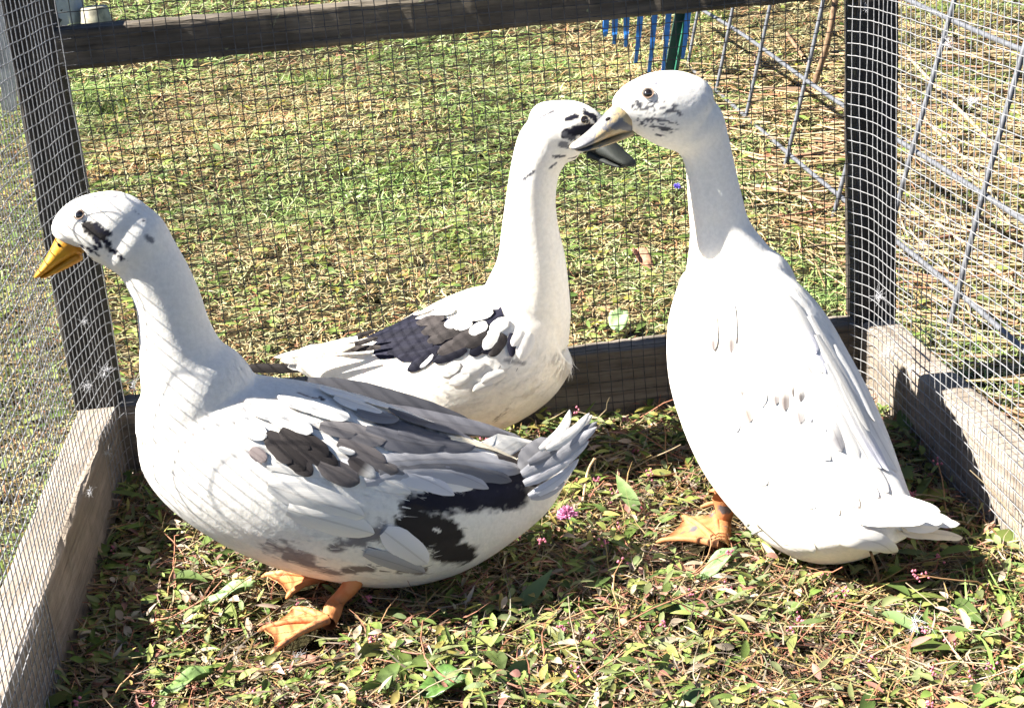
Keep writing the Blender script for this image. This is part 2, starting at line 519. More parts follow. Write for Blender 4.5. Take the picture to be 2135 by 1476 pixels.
def patch(P, f, o):
    return .5 + .5 * np.sin(P[:, 0] * f + o + 1.7 * np.sin(P[:, 1] * f * .7 + o)) * np.sin(P[:, 1] * f * .9 + 2 * o + 1.3 * np.sin(P[:, 0] * f * .6))
G1, G2, G3 = (.16, .225, .05), (.27, .31, .085), (.10, .155, .038)
TAN, OCH, RED, PALE = (.50, .39, .22), (.40, .27, .11), (.33, .15, .085), (.42, .42, .23)
inside = lambda P: (np.abs(P[:, 0]) < W2 + .045) & (P[:, 1] < .045) & (P[:, 1] > -1.2)

def lawn():
    bag = Bag()
    for (x0, x1, y0, y1, n, sz) in ((-1.4, 1.6, -.9, .9, 190000, .85), (-1.8, 2.2, .9, 2.0, 90000, 1.1), (-2.6, 3.0, 2.0, 5.5, 110000, 1.75)):
        P = scatter(n, x0, x1, y0, y1)
        P = P[~inside(P)]
        m = len(P)
        pt = patch(P, 3.1, .6) * .6 + patch(P, 9, 2.2) * .4
        right = np.clip((P[:, 0] - .35) * 2.5, 0, 1)        # drier ground beyond the right wall
        dry = np.clip((pt - .47) * 2.6 + .40 + right * .35, .12, .90)
        isdry = RNG.random(m) < dry
        C = np.where(isdry[:, None], pick([TAN, OCH, RED, PALE], [5, 2.4, 1.2, 4], m), pick([(.19, .30, .085), (.31, .39, .135), (.09, .16, .045), (.46, .49, .28)], [3, 4, 1.4, 2], m))
        C = C * (.86 + .48 * patch(P, 6.3, 3.3))[:, None]
        L = RNG.uniform(.010, .030, m) * sz * (1 + 1.1 * (patch(P, 5.5, 4.1) > .78) * RNG.random(m)); Wd = RNG.uniform(.0013, .0028, m) * sz
        D = basis(m, .72)
        P[:, 2] += RNG.uniform(-.002, .010, m)
        bag.add(*blades('', P, L, Wd, D, C, .55, segs=3, droop=.9))
    cl = scatter(70, -1.6, 1.9, .1, 4.2)
    for c in cl[:46]:
        m = random.randint(60, 150); R_ = random.uniform(.025, .07)
        P = c + np.column_stack([RNG.normal(0, R_, m), RNG.normal(0, R_, m), np.zeros(m)]); P[:, 2] = gz(P[:, 0], P[:, 1])
        P = P[~inside(P)]; m = len(P)
        bag.add(*blades('', P, RNG.uniform(.03, .065, m), RNG.uniform(.0018, .0036, m), basis(m, .35), pick([(.12, .19, .04), (.18, .25, .06), (.25, .30, .10)], [3, 3, 1], m), .4, segs=3, droop=1.1))
    o = bag.build('lawn_grass', VEG_LAWN); tag(o, 'sunlit short grass mixed with dry blades outside the pen', 'grass', kind='stuff')
    # broad weeds through the lawn
    bag = Bag()
    P = scatter(26000, -1.6, 1.8, -.9, 3.6)
    keep = ~inside(P) & (RNG.random(len(P)) < np.clip(1.25 - patch(P, 4.2, 1.1) * 1.2 + np.where(P[:, 0] < -.38, .5, 0), .05, 1) * np.clip(1.2 - P[:, 1] * .45, .12, 1))
    P = P[keep]; m = len(P)
    P[:, 2] += RNG.uniform(.004, .018, m)
    bag.add(*blades('', P, RNG.uniform(.012, .028, m), RNG.uniform(.0028, .0062, m), basis(m, .9), pick([G1, G2, G3, (.27, .27, .04)], [3, 4, 2, .7], m), .25, leaf=True, segs=4, droop=.6))
    o = bag.build('lawn_weeds', VEG_LAWN); tag(o, 'small leafy weeds among the grass outside the pen', 'weeds', kind='stuff')
lawn()

FOOT_SPOTS = []                                # (x, y, r) kept free of tall plants
def pen_floor():
    def clear(P, k=1.0):
        ok = np.ones(len(P), bool)
        for (x, y, r) in FOOT_SPOTS:
            ok &= (P[:, 0] - x) ** 2 + (P[:, 1] - y) ** 2 > (r * k) ** 2
        return ok
    inn = lambda n: (lambda P: P[(np.abs(P[:, 0]) < W2 - .004)])(scatter(n, -W2, W2, -.80, -.004))
    bag = Bag()
    P = inn(30000); P = P[clear(P, .7)]; m = len(P); P[:, 2] += RNG.uniform(0, .020, m)      # dry litter lying flat
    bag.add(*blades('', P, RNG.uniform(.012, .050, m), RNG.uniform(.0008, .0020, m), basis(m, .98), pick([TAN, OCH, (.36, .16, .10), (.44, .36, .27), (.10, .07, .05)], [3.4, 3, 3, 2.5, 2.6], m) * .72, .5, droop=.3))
    P = inn(9000); P = P[clear(P)]; m = len(P)                           # living blades
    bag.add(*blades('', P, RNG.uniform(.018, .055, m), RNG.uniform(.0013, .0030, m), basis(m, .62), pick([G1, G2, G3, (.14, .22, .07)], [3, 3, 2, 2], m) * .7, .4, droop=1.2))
    o = bag.build('pen_grass', VEG_FLOOR); tag(o, 'short grass and dry litter covering the pen floor', 'grass', kind='stuff')
    bag = Bag()
    P = inn(19000)
    P = P[clear(P, .8) & (RNG.random(len(P)) < .25 + .75 * patch(P, 13, .3))]; m = len(P)
    P[:, 2] += RNG.uniform(.001, .026, m)
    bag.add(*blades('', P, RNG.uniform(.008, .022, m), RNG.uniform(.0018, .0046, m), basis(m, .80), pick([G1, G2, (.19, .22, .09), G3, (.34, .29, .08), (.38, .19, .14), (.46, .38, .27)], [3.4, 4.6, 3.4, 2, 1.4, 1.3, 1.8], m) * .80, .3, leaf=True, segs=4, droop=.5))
    P = inn(230); P = P[clear(P, 1.2)]; m = len(P); P[:, 2] += RNG.uniform(.008, .024, m)  # a few larger leaves
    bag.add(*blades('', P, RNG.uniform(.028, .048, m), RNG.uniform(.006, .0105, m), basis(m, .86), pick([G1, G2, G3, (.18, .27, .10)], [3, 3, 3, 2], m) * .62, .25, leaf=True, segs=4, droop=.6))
    o = bag.build('pen_weeds', VEG_FLOOR); tag(o, 'leafy smartweed ground cover under the ducks', 'weeds', kind='stuff')
    # reddish stems and pink flower heads
    bag = Bag(); fl = Bag()
    P = inn(820); P = P[clear(P, 1.3)]
    octv = np.array([(1, 0, 0), (-1, 0, 0), (0, 1, 0), (0, -1, 0), (0, 0, 1.2), (0, 0, -1.2)], float)
    octf = np.array([(0, 2, 4, 4), (2, 1, 4, 4), (1, 3, 4, 4), (3, 0, 4, 4), (2, 0, 5, 5), (1, 2, 5, 5), (3, 1, 5, 5), (0, 3, 5, 5)])
    octf = octf[:, :3]
    for p in P:
        az = random.uniform(0, 6.28); L = random.uniform(.03, .10); el = random.uniform(-.02, .75) if random.random() < .35 else random.uniform(-.02, .2)
        d = np.array([math.cos(az) * math.cos(el), math.sin(az) * math.cos(el), math.sin(el)])
        q = [p + np.array([0, 0, .004 + random.uniform(0, .012)])]
        for s in range(5):
            d = d + RNG.normal(0, .22, 3) * np.array([1, 1, .5]); d /= np.linalg.norm(d)
            nx = q[-1] + d * L / 5; nx[2] = max(nx[2], .004); q.append(nx)
        c = random.choice([(.34, .15, .09), (.38, .22, .11), (.25, .20, .08), (.30, .24, .15)])
        bag.add(*tube_arrays(np.array(q), np.linspace(.00085, .0005, 6), 4), c)
        if random.random() < .26:
            for _ in range(random.randint(4, 9)):
                cc = q[-1] + RNG.normal(0, .0022, 3)
                fl.add(octv * random.uniform(.0009, .0017) + cc, octf, np.array((.60, .20, .27)) * random.uniform(.7, 1.2))
    o = bag.build('pen_stems', VEG_FLOOR); tag(o, 'thin reddish smartweed stems lying over the pen floor', 'stems', kind='stuff')
    o = fl.build('pen_flowers', VEG); tag(o, 'tiny pink smartweed flower heads scattered in the pen', 'flowers', kind='stuff')

# ------------------------------------------------------------------ ducks
WHITE = np.array((.775, .745, .685)); CREAM = np.array((.76, .68, .52))
BLACK = np.array((.012, .012, .022)); BROWN = np.array((.034, .029, .028)); SLATE = np.array((.105, .105, .118))
GREY = np.array((.20, .198, .208)); LGREY = np.array((.38, .377, .392)); SILVER = np.array((.60, .59, .60))

def loft(secs, m=6, nr=28):
    """secs: (px1,py1, px2,py2, depth y, lateral ratio, heading deg): outline pairs of a round body."""
    rows = []
    for (x1, y1, x2, y2, yw, lat, hd) in secs:
        c = at_y((x1 + x2) / 2, (y1 + y2) / 2, yw)
        r = .5 * math.hypot(x2 - x1, y2 - y1) / ppm(c)
        rows.append((*c, r, r * lat, math.cos(math.radians(hd)), math.sin(math.radians(hd))))
    R = crom(np.array(rows), m)
    return loft3(R, nr)
def loft3(R, nr=28, cap=.2):
    P = R[:, :3]; T = rot_frames(P)
    l = np.stack([-R[:, 6], R[:, 5], 0 * R[:, 5]], -1)
    l -= T * (l * T).sum(1)[:, None]; l /= np.linalg.norm(l, axis=1)[:, None]
    u = np.cross(T, l)
    an = np.arange(nr) * 2 * math.pi / nr
    rr = np.maximum(R[:, 3], .0008); ll = np.maximum(R[:, 4], .0008)
    V = P[:, None] + (rr[:, None] * np.cos(an))[..., None] * u[:, None] + (ll[:, None] * np.sin(an))[..., None] * l[:, None]
    n = len(P)
    F = [(i * nr + j, i * nr + (j + 1) % nr, (i + 1) * nr + (j + 1) % nr, (i + 1) * nr + j) for i in range(n - 1) for j in range(nr)]
    V = np.vstack([V.reshape(-1, 3), P[0] - T[0] * rr[0] * cap, P[-1] + T[-1] * rr[-1] * cap])
    a, b = len(V) - 2, len(V) - 1
    F += [(a, (j + 1) % nr, j) for j in range(nr)] + [(b, (n - 1) * nr + j, (n - 1) * nr + (j + 1) % nr) for j in range(nr)]
    return V, F, P

def fuse(lofts, voxel, smooth_it):
    V = []; F = []; n = 0
    for v, f in lofts:
        V += [tuple(p) for p in v]; F += [tuple(i + n for i in q) for q in f]; n += len(v)
    me = bpy.data.meshes.new('tmp'); me.from_pydata(V, [], F)
    bm = bmesh.new(); bm.from_mesh(me); bmesh.ops.recalc_face_normals(bm, faces=bm.faces); bm.to_mesh(me); bm.free()
    o = bpy.data.objects.new('tmp', me); COL.objects.link(o)
    md = o.modifiers.new('r', 'REMESH'); md.mode = 'VOXEL'; md.voxel_size = voxel
    sm = o.modifiers.new('s', 'SMOOTH'); sm.factor = .5; sm.iterations = smooth_it
    dg = bpy.context.evaluated_depsgraph_get()
    ev = o.evaluated_get(dg)
    m2 = bpy.data.meshes.new_from_object(ev)
    bpy.data.objects.remove(o)
    nv = len(m2.vertices)
    co = np.empty(nv * 3, np.float32); m2.vertices.foreach_get('co', co)
    faces = np.array([tuple(p.vertices) for p in m2.polygons if len(p.vertices) == 4])
    return co.reshape(-1, 3).astype(float), faces

class Duck:
    def __init__(s, label, loc):
        s.root = empty('duck', loc)
        tag(s.root, label, 'duck', 'ducks standing in the pen')
        s.layer = 0
    def body(s, lofts, spine, ydef, voxel=.0019, smooth_it=13):
        s.V, s.F = fuse(lofts, voxel, smooth_it)
        s.bvh = BVHTree.FromPolygons([Vector(v) for v in s.V], [tuple(f) for f in s.F])
        s.spine = spine            # (k,3) from bill base to tail tip, used for the lie of the feathers
        s.ydef = ydef
        s.C = np.tile(WHITE, (len(s.V), 1))
        t = np.array([noise.noise(Vector(v) * 18) for v in s.V])
        s.C *= (1 + .05 * t)[:, None]
        low = np.clip((.10 - s.V[:, 2]) / .10, 0, 1) * .45 + np.clip(t * .8, 0, .35)
        s.C = s.C * (1 - .35 * low[:, None]) + CREAM * (.35 * low[:, None])
        Ts = rot_frames(spine)
        kk = np.concatenate([((s.V[a:a + 4000, None] - spine[None]) ** 2).sum(-1).argmin(1) for a in range(0, len(s.V), 4000)])
        U = s.V - Ts[kk] * ((s.V * Ts[kk]).sum(1) * .78)[:, None]        # squeezed along the lie of the feathers: streaks
        s.nz = np.array([noise.noise(Vector(v) * 210) for v in U]); s.nz2 = np.array([noise.noise(Vector(v) * 480 + Vector((5, 3, 1))) for v in U])
        s.Nrm = None
    def hit(s, px, py):
        d = ray(px, py)
        h = s.bvh.ray_cast(Vector(CAM), Vector(d))
        if h[0] is None: return None, None
        n = h[1]
        if n.dot(Vector(d)) > 0: n = -n
        return np.array(h[0]), np.array(n)
    def mark(s, px1, py1, px2, py2, rpx, col, rough=.35, thr=None, soft=.45, fleck=0.0):
        """a pigment patch: capsule between two spots on the skin; rough = ragged edge, thr = speckled cover, fleck = fine speckle."""
        a, _ = s.hit(px1, py1); b, _ = s.hit(px2, py2)
        if a is None or b is None: return
        r = rpx / ppm(a)
        ab = b - a; L = max(ab @ ab, 1e-12)
        t = np.clip(((s.V - a) @ ab) / L, 0, 1)
        d = np.linalg.norm(s.V - (a + t[:, None] * ab), axis=1) / r
        d = d + rough * s.nz + rough * .6 * s.nz2
        k = np.clip((1 - d) / soft, 0, 1)
        if thr is not None: k = k * np.clip((s.nz * .6 + s.nz2 - thr) / .12, 0, 1)
        if fleck: k = k * np.clip(1 - fleck * (s.nz2 > .12), 0, 1)
        s.C = s.C * (1 - k[:, None]) + np.asarray(col) * k[:, None]
    def colour_at(s, P):
        out = []
        for p in P:
            _, _, fi, _ = s.bvh.find_nearest(Vector(p))
            out.append(s.C[s.F[fi][0]])
        return np.array(out)
    def finish_body(s, ncf=2600):
        s.bodyo = mesh_obj('body', s.V, s.F, PLUME, s.root, s.C)
        # small contour feathers over the whole skin, lying tailward
        tri = s.V[s.F]
        e1 = tri[:, 1] - tri[:, 0]; e2 = tri[:, 3] - tri[:, 0]
        nr = np.cross(e1, e2); ar = np.linalg.norm(nr, axis=1); nr /= ar[:, None] + 1e-12
        # spine arc position of each face
        cen = tri.mean(1)
        if s.nofeather is not None:
            dist = np.min([np.linalg.norm(cen - c, axis=1) - r for c, r in s.nofeather], axis=0)
            ar = ar * (dist > 0)
        idx = RNG.choice(len(ar), ncf, p=ar / ar.sum())
        vn = np.zeros_like(s.V)
        for q_ in range(4): np.add.at(vn, s.F[:, q_], nr)
        for _ in range(6):                                               # smooth the normals over the skin
            fa = vn[s.F].mean(1); vn[:] = 0
            for q_ in range(4): np.add.at(vn, s.F[:, q_], fa)
            vn /= np.linalg.norm(vn, axis=1)[:, None] + 1e-12
        P = cen[idx]; N = vn[s.F[idx]].mean(1); N /= np.linalg.norm(N, axis=1)[:, None]
        sp = s.spine; T = rot_frames(sp)
        k = np.empty(ncf, int); rad = np.empty(ncf)
        for a0 in range(0, ncf, 4000):
            dd = ((P[a0:a0 + 4000, None] - sp[None]) ** 2).sum(-1)
            k[a0:a0 + 4000] = dd.argmin(1); rad[a0:a0 + 4000] = np.sqrt(dd.min(1))
        D = T[k] + RNG.normal(0, .13, (ncf, 3))
        D -= N * (D * N).sum(1)[:, None]; D /= np.linalg.norm(D, axis=1)[:, None] + 1e-9
        S = np.cross(N, D)
        L = np.clip(rad * .20, .0045, .013) * RNG.uniform(.6, 1.3, ncf)
        lift = RNG.uniform(.01, .10, ncf)
        C = s.C[s.F[idx][:, 0]] * RNG.uniform(.98, 1.05, (ncf, 1))
        Wd = RNG.uniform(.00035, .0008, ncf)
        bend = RNG.normal(0, .12, ncf)
        rows = []; cols = []
        for t, pw in ((0, 1.0), (.4, .9), (.75, .6), (1.0, .12)):
            c = P + D * (L * t)[:, None] + S * (bend * L * t * t)[:, None] + N * (-.0003 + L * lift * t - L * L * t * t / (2 * np.maximum(rad, .02)))[:, None]
            for e in (-1, 1):
                rows.append(c + S * (e * Wd * pw)[:, None]); cols.append(C)
        V = np.stack(rows, 1).reshape(-1, 3); CC = np.stack(cols, 1).reshape(-1, 3)
        f = [(r * 2, r * 2 + 1, r * 2 + 3, r * 2 + 2) for r in range(3)]
        Fq = (np.array(f)[None] + (np.arange(ncf) * 8)[:, None, None]).reshape(-1, 4)
        o = mesh_obj('plumage_barbs', V, Fq, PLUME, s.bodyo, np.clip(CC, 0, .86))
        o['kind'] = 'stuff'
    def point(s, px, py, y=None):
        if y is None:
            h, n = s.hit(px, py)
            if h is not None: return h, n
            y = s.ydef(px)
        p = at_y(px, py, y)
        return p, None
    def feather(s, x1, y1, x2, y2, wpx, col, parent, bow=0, layer=0.0, ytip=None, ybase=None, tipcol=None, point_=.45, lift=0.0, name='feather', edge=.12, flat=False):
        """one vane from (x1,y1) to (x2,y2) in the photograph, laid on the skin; bow bends it sideways (pixels)."""
        n, K = 11, 5
        tq = [1 - (1 - q / 10) ** 1.7 for q in range(11)]
        dx, dy = x2 - x1, y2 - y1; LL = math.hypot(dx, dy); nx, ny = -dy / LL, dx / LL
        cs, ns = [], []
        last_n = np.array(-fw)
        for q in range(n):
            t = tq[q]
            b = bow * 4 * t * (1 - t)
            px, py = x1 + dx * t + nx * b, y1 + dy * t + ny * b
            y = None
            if ytip is not None:
                y0 = ybase
                if y0 is None:
                    h, _ = s.hit(x1, y1); y0 = h[1] - .002 if h is not None else s.ydef(x1)
                y = y0 + (ytip - y0) * t
            p, nn = s.point(px, py, y)
            if nn is None: nn = last_n if ytip is None else np.array((0, -.55, .83)) if flat else last_n
            last_n = nn
            cs.append(p); ns.append(nn)
        cs = np.array(cs); ns = np.array(ns)
        for _ in range(2):
            ns[1:-1] = (ns[:-2] + ns[1:-1] + ns[2:]) / 3
            cs[1:-1] = (cs[:-2] + 2 * cs[1:-1] + cs[2:]) / 4
        ns /= np.linalg.norm(ns, axis=1)[:, None]
        T = rot_frames(cs)
        S = np.cross(T, ns); S /= np.linalg.norm(S, axis=1)[:, None]
        w = wpx / ppm(cs[3]) / 2
        off = .0010 + .0005 * layer
        V, C, UV = [], [], []
        col = np.asarray(col, float) * random.uniform(.92, 1.08)
        tc = np.asarray(tipcol, float) if tipcol is not None else None
        sd = random.uniform(0, 50)
        for q in range(n):
            t = tq[q]
            if t < .3: pr = .45 + .55 * math.sin(t / .3 * math.pi / 2)
            elif t < 1 - point_: pr = 1.0
            else: pr = max(.06, math.sqrt(max(0, 1 - ((t - 1 + point_) / point_) ** 2)))
            for e in range(K):
                sx = (e / (K - 1)) * 2 - 1
                jag = 1 + .10 * noise.noise(Vector((t * 9 + sd, sx * 2, 0)))
                p = cs[q] + S[q] * (w * pr * sx * jag)
                if ytip is None:
                    h = s.bvh.find_nearest(Vector(p))
                    if h[0] is not None and h[3] < .014:
                        hn = np.array(h[1]); 
                        if hn @ ns[q] < 0: hn = -hn
                        p = np.array(h[0]) + hn * off
                    else: p = p + ns[q] * off
                else: p = p + ns[q] * off
                p = p + ns[q] * (lift * t * t - .10 * w * pr * sx * sx + .0004 * (1 - abs(sx)))
                V.append(p); UV.append((t, sx))
                c = col * (1 + edge * (abs(sx) - .4))
                if tc is not None:
                    kk = np.clip((t - .50) / .30, 0, 1) * (1 - .35 * abs(sx)); c = c * (1 - kk) + tc * kk
                C.append(np.clip(c, .004, .86))
        F = [(q * K + e, q * K + e + 1, (q + 1) * K + e + 1, (q + 1) * K + e) for q in range(n - 1) for e in range(K - 1)]
        return mesh_obj(name, V, F, FEATHER, parent, np.array(C), np.array(UV))
    def eye(s, px, py, rpx, head_c, lat):
        p, n = s.hit(px, py)
        if p is None: return
        r = rpx / ppm(p)
        lat = np.array(lat) / np.linalg.norm(lat)
        for side in (0, 1):
            if side: 
                p = p - 2 * ((p - head_c) @ lat) * lat; n = n - 2 * (n @ lat) * lat
            me = bpy.data.meshes.new('eye'); bm = bmesh.new()
            bmesh.ops.create_uvsphere(bm, u_segments=20, v_segments=12, radius=r)
            q = Vector(n).to_track_quat('Z', 'Y').to_matrix().to_4x4()
            mt = Matrix.Translation(Vector(p) - Vector(n) * r * .35) @ q
            bmesh.ops.transform(bm, matrix=mt, verts=bm.verts)
            bm.to_mesh(me); bm.free(); me.materials.append(EYE)
            me.polygons.foreach_set('use_smooth', np.ones(len(me.polygons), bool))
            o = bpy.data.objects.new('eye', me); COL.objects.link(o); adopt(o, s.root)
            # eyelid rim: a torus ring
            ring = []
            an = np.arange(25) / 24 * 2 * math.pi
            qa = np.array(q.to_3x3())
            Pt = np.array(p) + (qa @ np.stack([np.cos(an) * r * 1.02, np.sin(an) * r * .92, np.full(25, r * .30)])).T
            Vt, Ft = tube_arrays(Pt, r * .11, 6, tuple(n))
            mesh_obj('eyelid', Vt, Ft, s.lid, o)
    def bill(s, top, low, mat, hd):
        """upper and lower mandible lofts: rows (px,py, half height px, half width px, depth y)."""
        for nm, rows in (('bill', top), ('lower_mandible', low)):
            R = []
            for (px, py, hh, hw, yw) in rows:
                c = at_y(px, py, yw); k = ppm(c)
                R.append((*c, hh / k, hw / k, math.cos(math.radians(hd)), math.sin(math.radians(hd))))
            V, F, _ = loft3(crom(np.array(R), 5), 20)
            o = mesh_obj(nm, V, F, mat, s.root)
            bm = bmesh.new(); bm.from_mesh(o.data); bmesh.ops.recalc_face_normals(bm, faces=bm.faces); bm.to_mesh(o.data); bm.free()
    def leg(s, hip, ankle, heel, toes, z, mat, r0=.0095, r1=.0062):
        """hip/ankle: 3D points; heel and toe tips on the ground (3D)."""
        P = crom(np.array([hip, (np.array(hip) + ankle) / 2 + np.array((.002, 0, 0)), ankle, heel]), 5)
        Rr = np.interp(np.linspace(0, 1, len(P)), [0, .55, .78, 1], [r0, r1, r1 * 1.35, r1 * 1.1])
        V, F = tube_arrays(P, Rr, 10)
        lg = mesh_obj('leg', V, F, mat, s.root)
        heel = np.array(heel); bag = Bag()
        tips = [np.array(t) for t in toes]
        for t in tips:
            m1 = heel + (t - heel) * .45 + np.array((0, 0, .006)); m2 = heel + (t - heel) * .8 + np.array((0, 0, .004))
            Q = crom(np.array([heel + np.array((0, 0, .004)), m1, m2, t]), 5)
            rr = np.interp(np.linspace(0, 1, len(Q)), [0, .2, .45, .5, .75, .8, .92, 1], [.0044, .0034, .0025, .0031, .0022, .0027, .0020, .0006])
            bag.add(*tube_arrays(Q, rr, 8))
        # web: a thin double sheet scalloped between the toes
        for a, b in zip(tips[:-1], tips[1:]):
            n, k = 7, 7; up, dnw = [], []
            for q in range(n):
                f = q / (n - 1) * .93
                pa, pb = heel + (a - heel) * f, heel + (b - heel) * f
                for e in range(k):
                    g = e / (k - 1)
                    sc = 1 - .10 * math.sin(math.pi * g) * (q / (n - 1)) ** 2
                    p = heel + (pa + (pb - pa) * g - heel) * sc
                    zz = .0062 - .0016 * math.sin(math.pi * g) - .002 * f + .0009 * math.sin(g * 9 + q * 1.7) * (f + .1)
                    up.append(p + np.array((0, 0, zz))); dnw.append(p + np.array((0, 0, zz - .0022)))
            Fw = np.array([(q * k + e, q * k + e + 1, (q + 1) * k + e + 1, (q + 1) * k + e) for q in range(n - 1) for e in range(k - 1)])
            rim = [e for e in range(k)] + [q * k + k - 1 for q in range(1, n)] + [(n - 1) * k + e for e in range(k - 2, -1, -1)] + [q * k for q in range(n - 2, 0, -1)]
            N = n * k
            Fr = np.array([(rim[i], rim[(i + 1) % len(rim)], rim[(i + 1) % len(rim)] + N, rim[i] + N) for i in range(len(rim))])
            bag.add(np.array(up + dnw), np.vstack([Fw, Fw[:, ::-1] + N, Fr]))
        f = bag.build('foot', mat, lg)
        FOOT_SPOTS.append((heel[0], heel[1], .022))
        mid = sum(tips) / len(tips); mid = heel + (mid - heel) * .6
        FOOT_SPOTS.append((mid[0], mid[1], .046))
        return lg
def G(px, py, z=.020):
    return at_axis(px, py, 2, z)
LID_W = plain('pale eyelid skin', (.30, .20, .14), .6, 0, .15, 300)
LID_D = plain('dusky eyelid skin', (.42, .36, .28), .6, 0, .2, 300)

# ---------------- duck facing left in front
Y1 = -.345
d1 = Duck('white duck with grey wings and yellow bill, facing the left wall', at_axis(640, 1270, 2, 0))
d1.lid = LID_W
tors = [(352, 770, 318, 930, Y1, .72, 180), (430, 748, 366, 1040, Y1, .80, 180), (520, 768, 478, 1128, Y1, .88, 180), (620, 792, 618, 1188, Y1, .92, 180),
        (720, 826, 745, 1217, Y1, .92, 180), (815, 858, 852, 1228, Y1, .90, 180), (905, 890, 960, 1204, Y1, .86, 180), (995, 925, 1052, 1152, Y1, .80, 180),
        (1075, 955, 1120, 1092, Y1, .72, 180), (1140, 960, 1162, 1030, Y1, .7, 180), (1185, 955, 1190, 985, Y1, .7, 180)]
neck = [(283, 880, 560, 880, Y1, .78, 180), (284, 815, 530, 800, Y1, .80, 180), (288, 745, 474, 752, Y1, .86, 180), (290, 690, 441, 692, Y1, .90, 180), (283, 636, 418, 618, Y1, .92, 180), (262, 592, 392, 556, Y1, .92, 180), (246, 570, 366, 506, Y1, .92, 180), (224, 560, 335, 452, Y1, .9, 180), (200, 540, 300, 425, Y1, .8, 180)]
head = [(285, 540, 322, 470, Y1, .8, 180), (262, 558, 308, 432, Y1, .80, 180), (222, 557, 262, 401, Y1, .80, 180), (190, 548, 212, 402, Y1, .80, 180), (168, 541, 172, 415, Y1, .78, 180), (158, 536, 143, 440, Y1, .76, 180), (156, 534, 130, 474, Y1, .72, 180)]
lv = [loft(tors, 6), loft(neck, 6), loft(head, 5)]
sp = np.array([at_y(x, y, Y1) for x, y in ((140, 505), (200, 480), (270, 490), (320, 540), (350, 620), (370, 720), (410, 860), (520, 950), (640, 990), (780, 1030), (900, 1045), (1050, 1030), (1150, 985), (1240, 900))])
d1.nofeather = [(at_y(190, 480, Y1), .040), (at_y(1150, 985, Y1), .05)]
d1.body([(v, f) for v, f, _ in lv], crom(sp, 6), lambda px: Y1)
d1.mark(140, 470, 148, 520, 18, CREAM * np.array((1, .93, .8)), .2, soft=.6)
d1.mark(186, 474, 214, 490, 16, BROWN * .7, .4, soft=.18)
d1.mark(200, 470, 228, 491, 8, BLACK, .5, soft=.18)
for (x, y, r) in ((168, 512, 5), (176, 524, 5), (186, 520, 6), (198, 500, 6), (196, 515, 5), (208, 510, 5), (222, 505, 6), (226, 518, 6), (184, 533, 5), (200, 528, 4), (251, 535, 5), (236, 522, 4)):
    d1.mark(x, y, x + 4, y + 4, r * 1.15, BLACK * 1.5, .6, soft=.2)
d1.mark(195, 505, 225, 520, 22, SLATE * .6, .5, thr=.22)
d1.mark(195, 411, 245, 412, 7, SLATE * 1.6, .5, thr=.05)
d1.mark(282, 440, 306, 470, 5, SLATE, .6, thr=-.1); d1.mark(306, 494, 316, 502, 7, GREY, .4)
d1.mark(628, 826, 648, 836, 16, np.array((.22, .175, .155)), .5); d1.mark(668, 828, 672, 832, 7, BROWN * 2, .5)
d1.mark(510, 850, 530, 858, 9, GREY * 1.3, .6); d1.mark(700, 850, 716, 856, 6, GREY, .6)
d1.mark(570, 1140, 640, 1165, 32, np.array((.25, .225, .225)), .7, soft=.6); d1.mark(600, 1165, 700, 1195, 22, np.array((.22, .20, .20)), .7, soft=.6)
d1.mark(700, 1140, 790, 1108, 26, np.array((.20, .185, .19)), .6, soft=.5); d1.mark(720, 1190, 770, 1186, 16, np.array((.20, .17, .155)), .5, soft=.4)
d1.mark(840, 1190, 880, 1190, 16, np.array((.22, .19, .17)), .5, soft=.4)
d1.mark(860, 1050, 1080, 1035, 34, BLACK, .35); d1.mark(860, 1090, 930, 1120, 46, BROWN * .8, .35, soft=.25); d1.mark(930, 1150, 970, 1160, 36, BROWN, .4, soft=.4)
d1.mark(1010, 1010, 1110, 985, 45, BLACK * 1.5, .3)
d1.mark(905, 1102, 918, 1108, 4, WHITE, .3)
d1.mark(560, 910, 660, 960, 34, BROWN, .3); d1.mark(660, 915, 800, 950, 40, np.array((.125, .112, .110)), .3); d1.mark(800, 880, 960, 930, 34, SLATE, .25)
d1.eye(166, 448, 10.5, at_y(200, 480, Y1), (0, 1, 0))
d1.finish_body(15000)
d1.bill([(150, 503, 34, 24, Y1), (136, 516, 27, 25, Y1), (117, 535, 18, 25, Y1), (97, 556, 11, 25, Y1), (82, 570, 7, 21, Y1), (74, 577, 3.5, 11, Y1)],
        [(166, 533, 11, 19, Y1), (146, 545, 10, 20, Y1), (120, 560, 8, 20, Y1), (98, 572, 5, 19, Y1), (86, 577, 3, 12, Y1)], BILL_YEL, 180)
# wing: base shell, then rows of vanes from the lower edge upwards
d1z = lambda x, y: (400 + x / 2.109, 700 + y / 2.109)
def fz(d, conv, x1, y1, x2, y2, w, k, col, par, **kw):
    w = w * 1.12
    if max(col) < .25 and 'edge' not in kw: kw['edge'] = .25
    a = conv(x1, y1); b = conv(x2, y2)
    return d.feather(a[0], a[1], b[0], b[1], w / k, col, par, **kw)
wing = d1.feather(520, 900, 1000, 1000, 175, WHITE * .98, d1.root, bow=14, layer=0, name='wing', point_=.6)
w1 = lambda *a, **kw: fz(d1, d1z, *a[:5], 2.109, *a[5:], wing, **kw)
w1(330, 560, 960, 690, 110, WHITE * .95, bow=-26, layer=1)          # white lower wing edge
w1(560, 590, 1150, 700, 100, SILVER, bow=-30, layer=1.4)
w1(760, 640, 1300, 672, 90, LGREY, bow=-34, layer=1.8)
w1(820, 600, 1400, 640, 110, GREY * .9, bow=-26, layer=2.3, tipcol=GREY * .8)
w1(840, 560, 1455, 595, 120, LGREY * .85, bow=-14, layer=2.8, tipcol=LGREY, edge=.3)
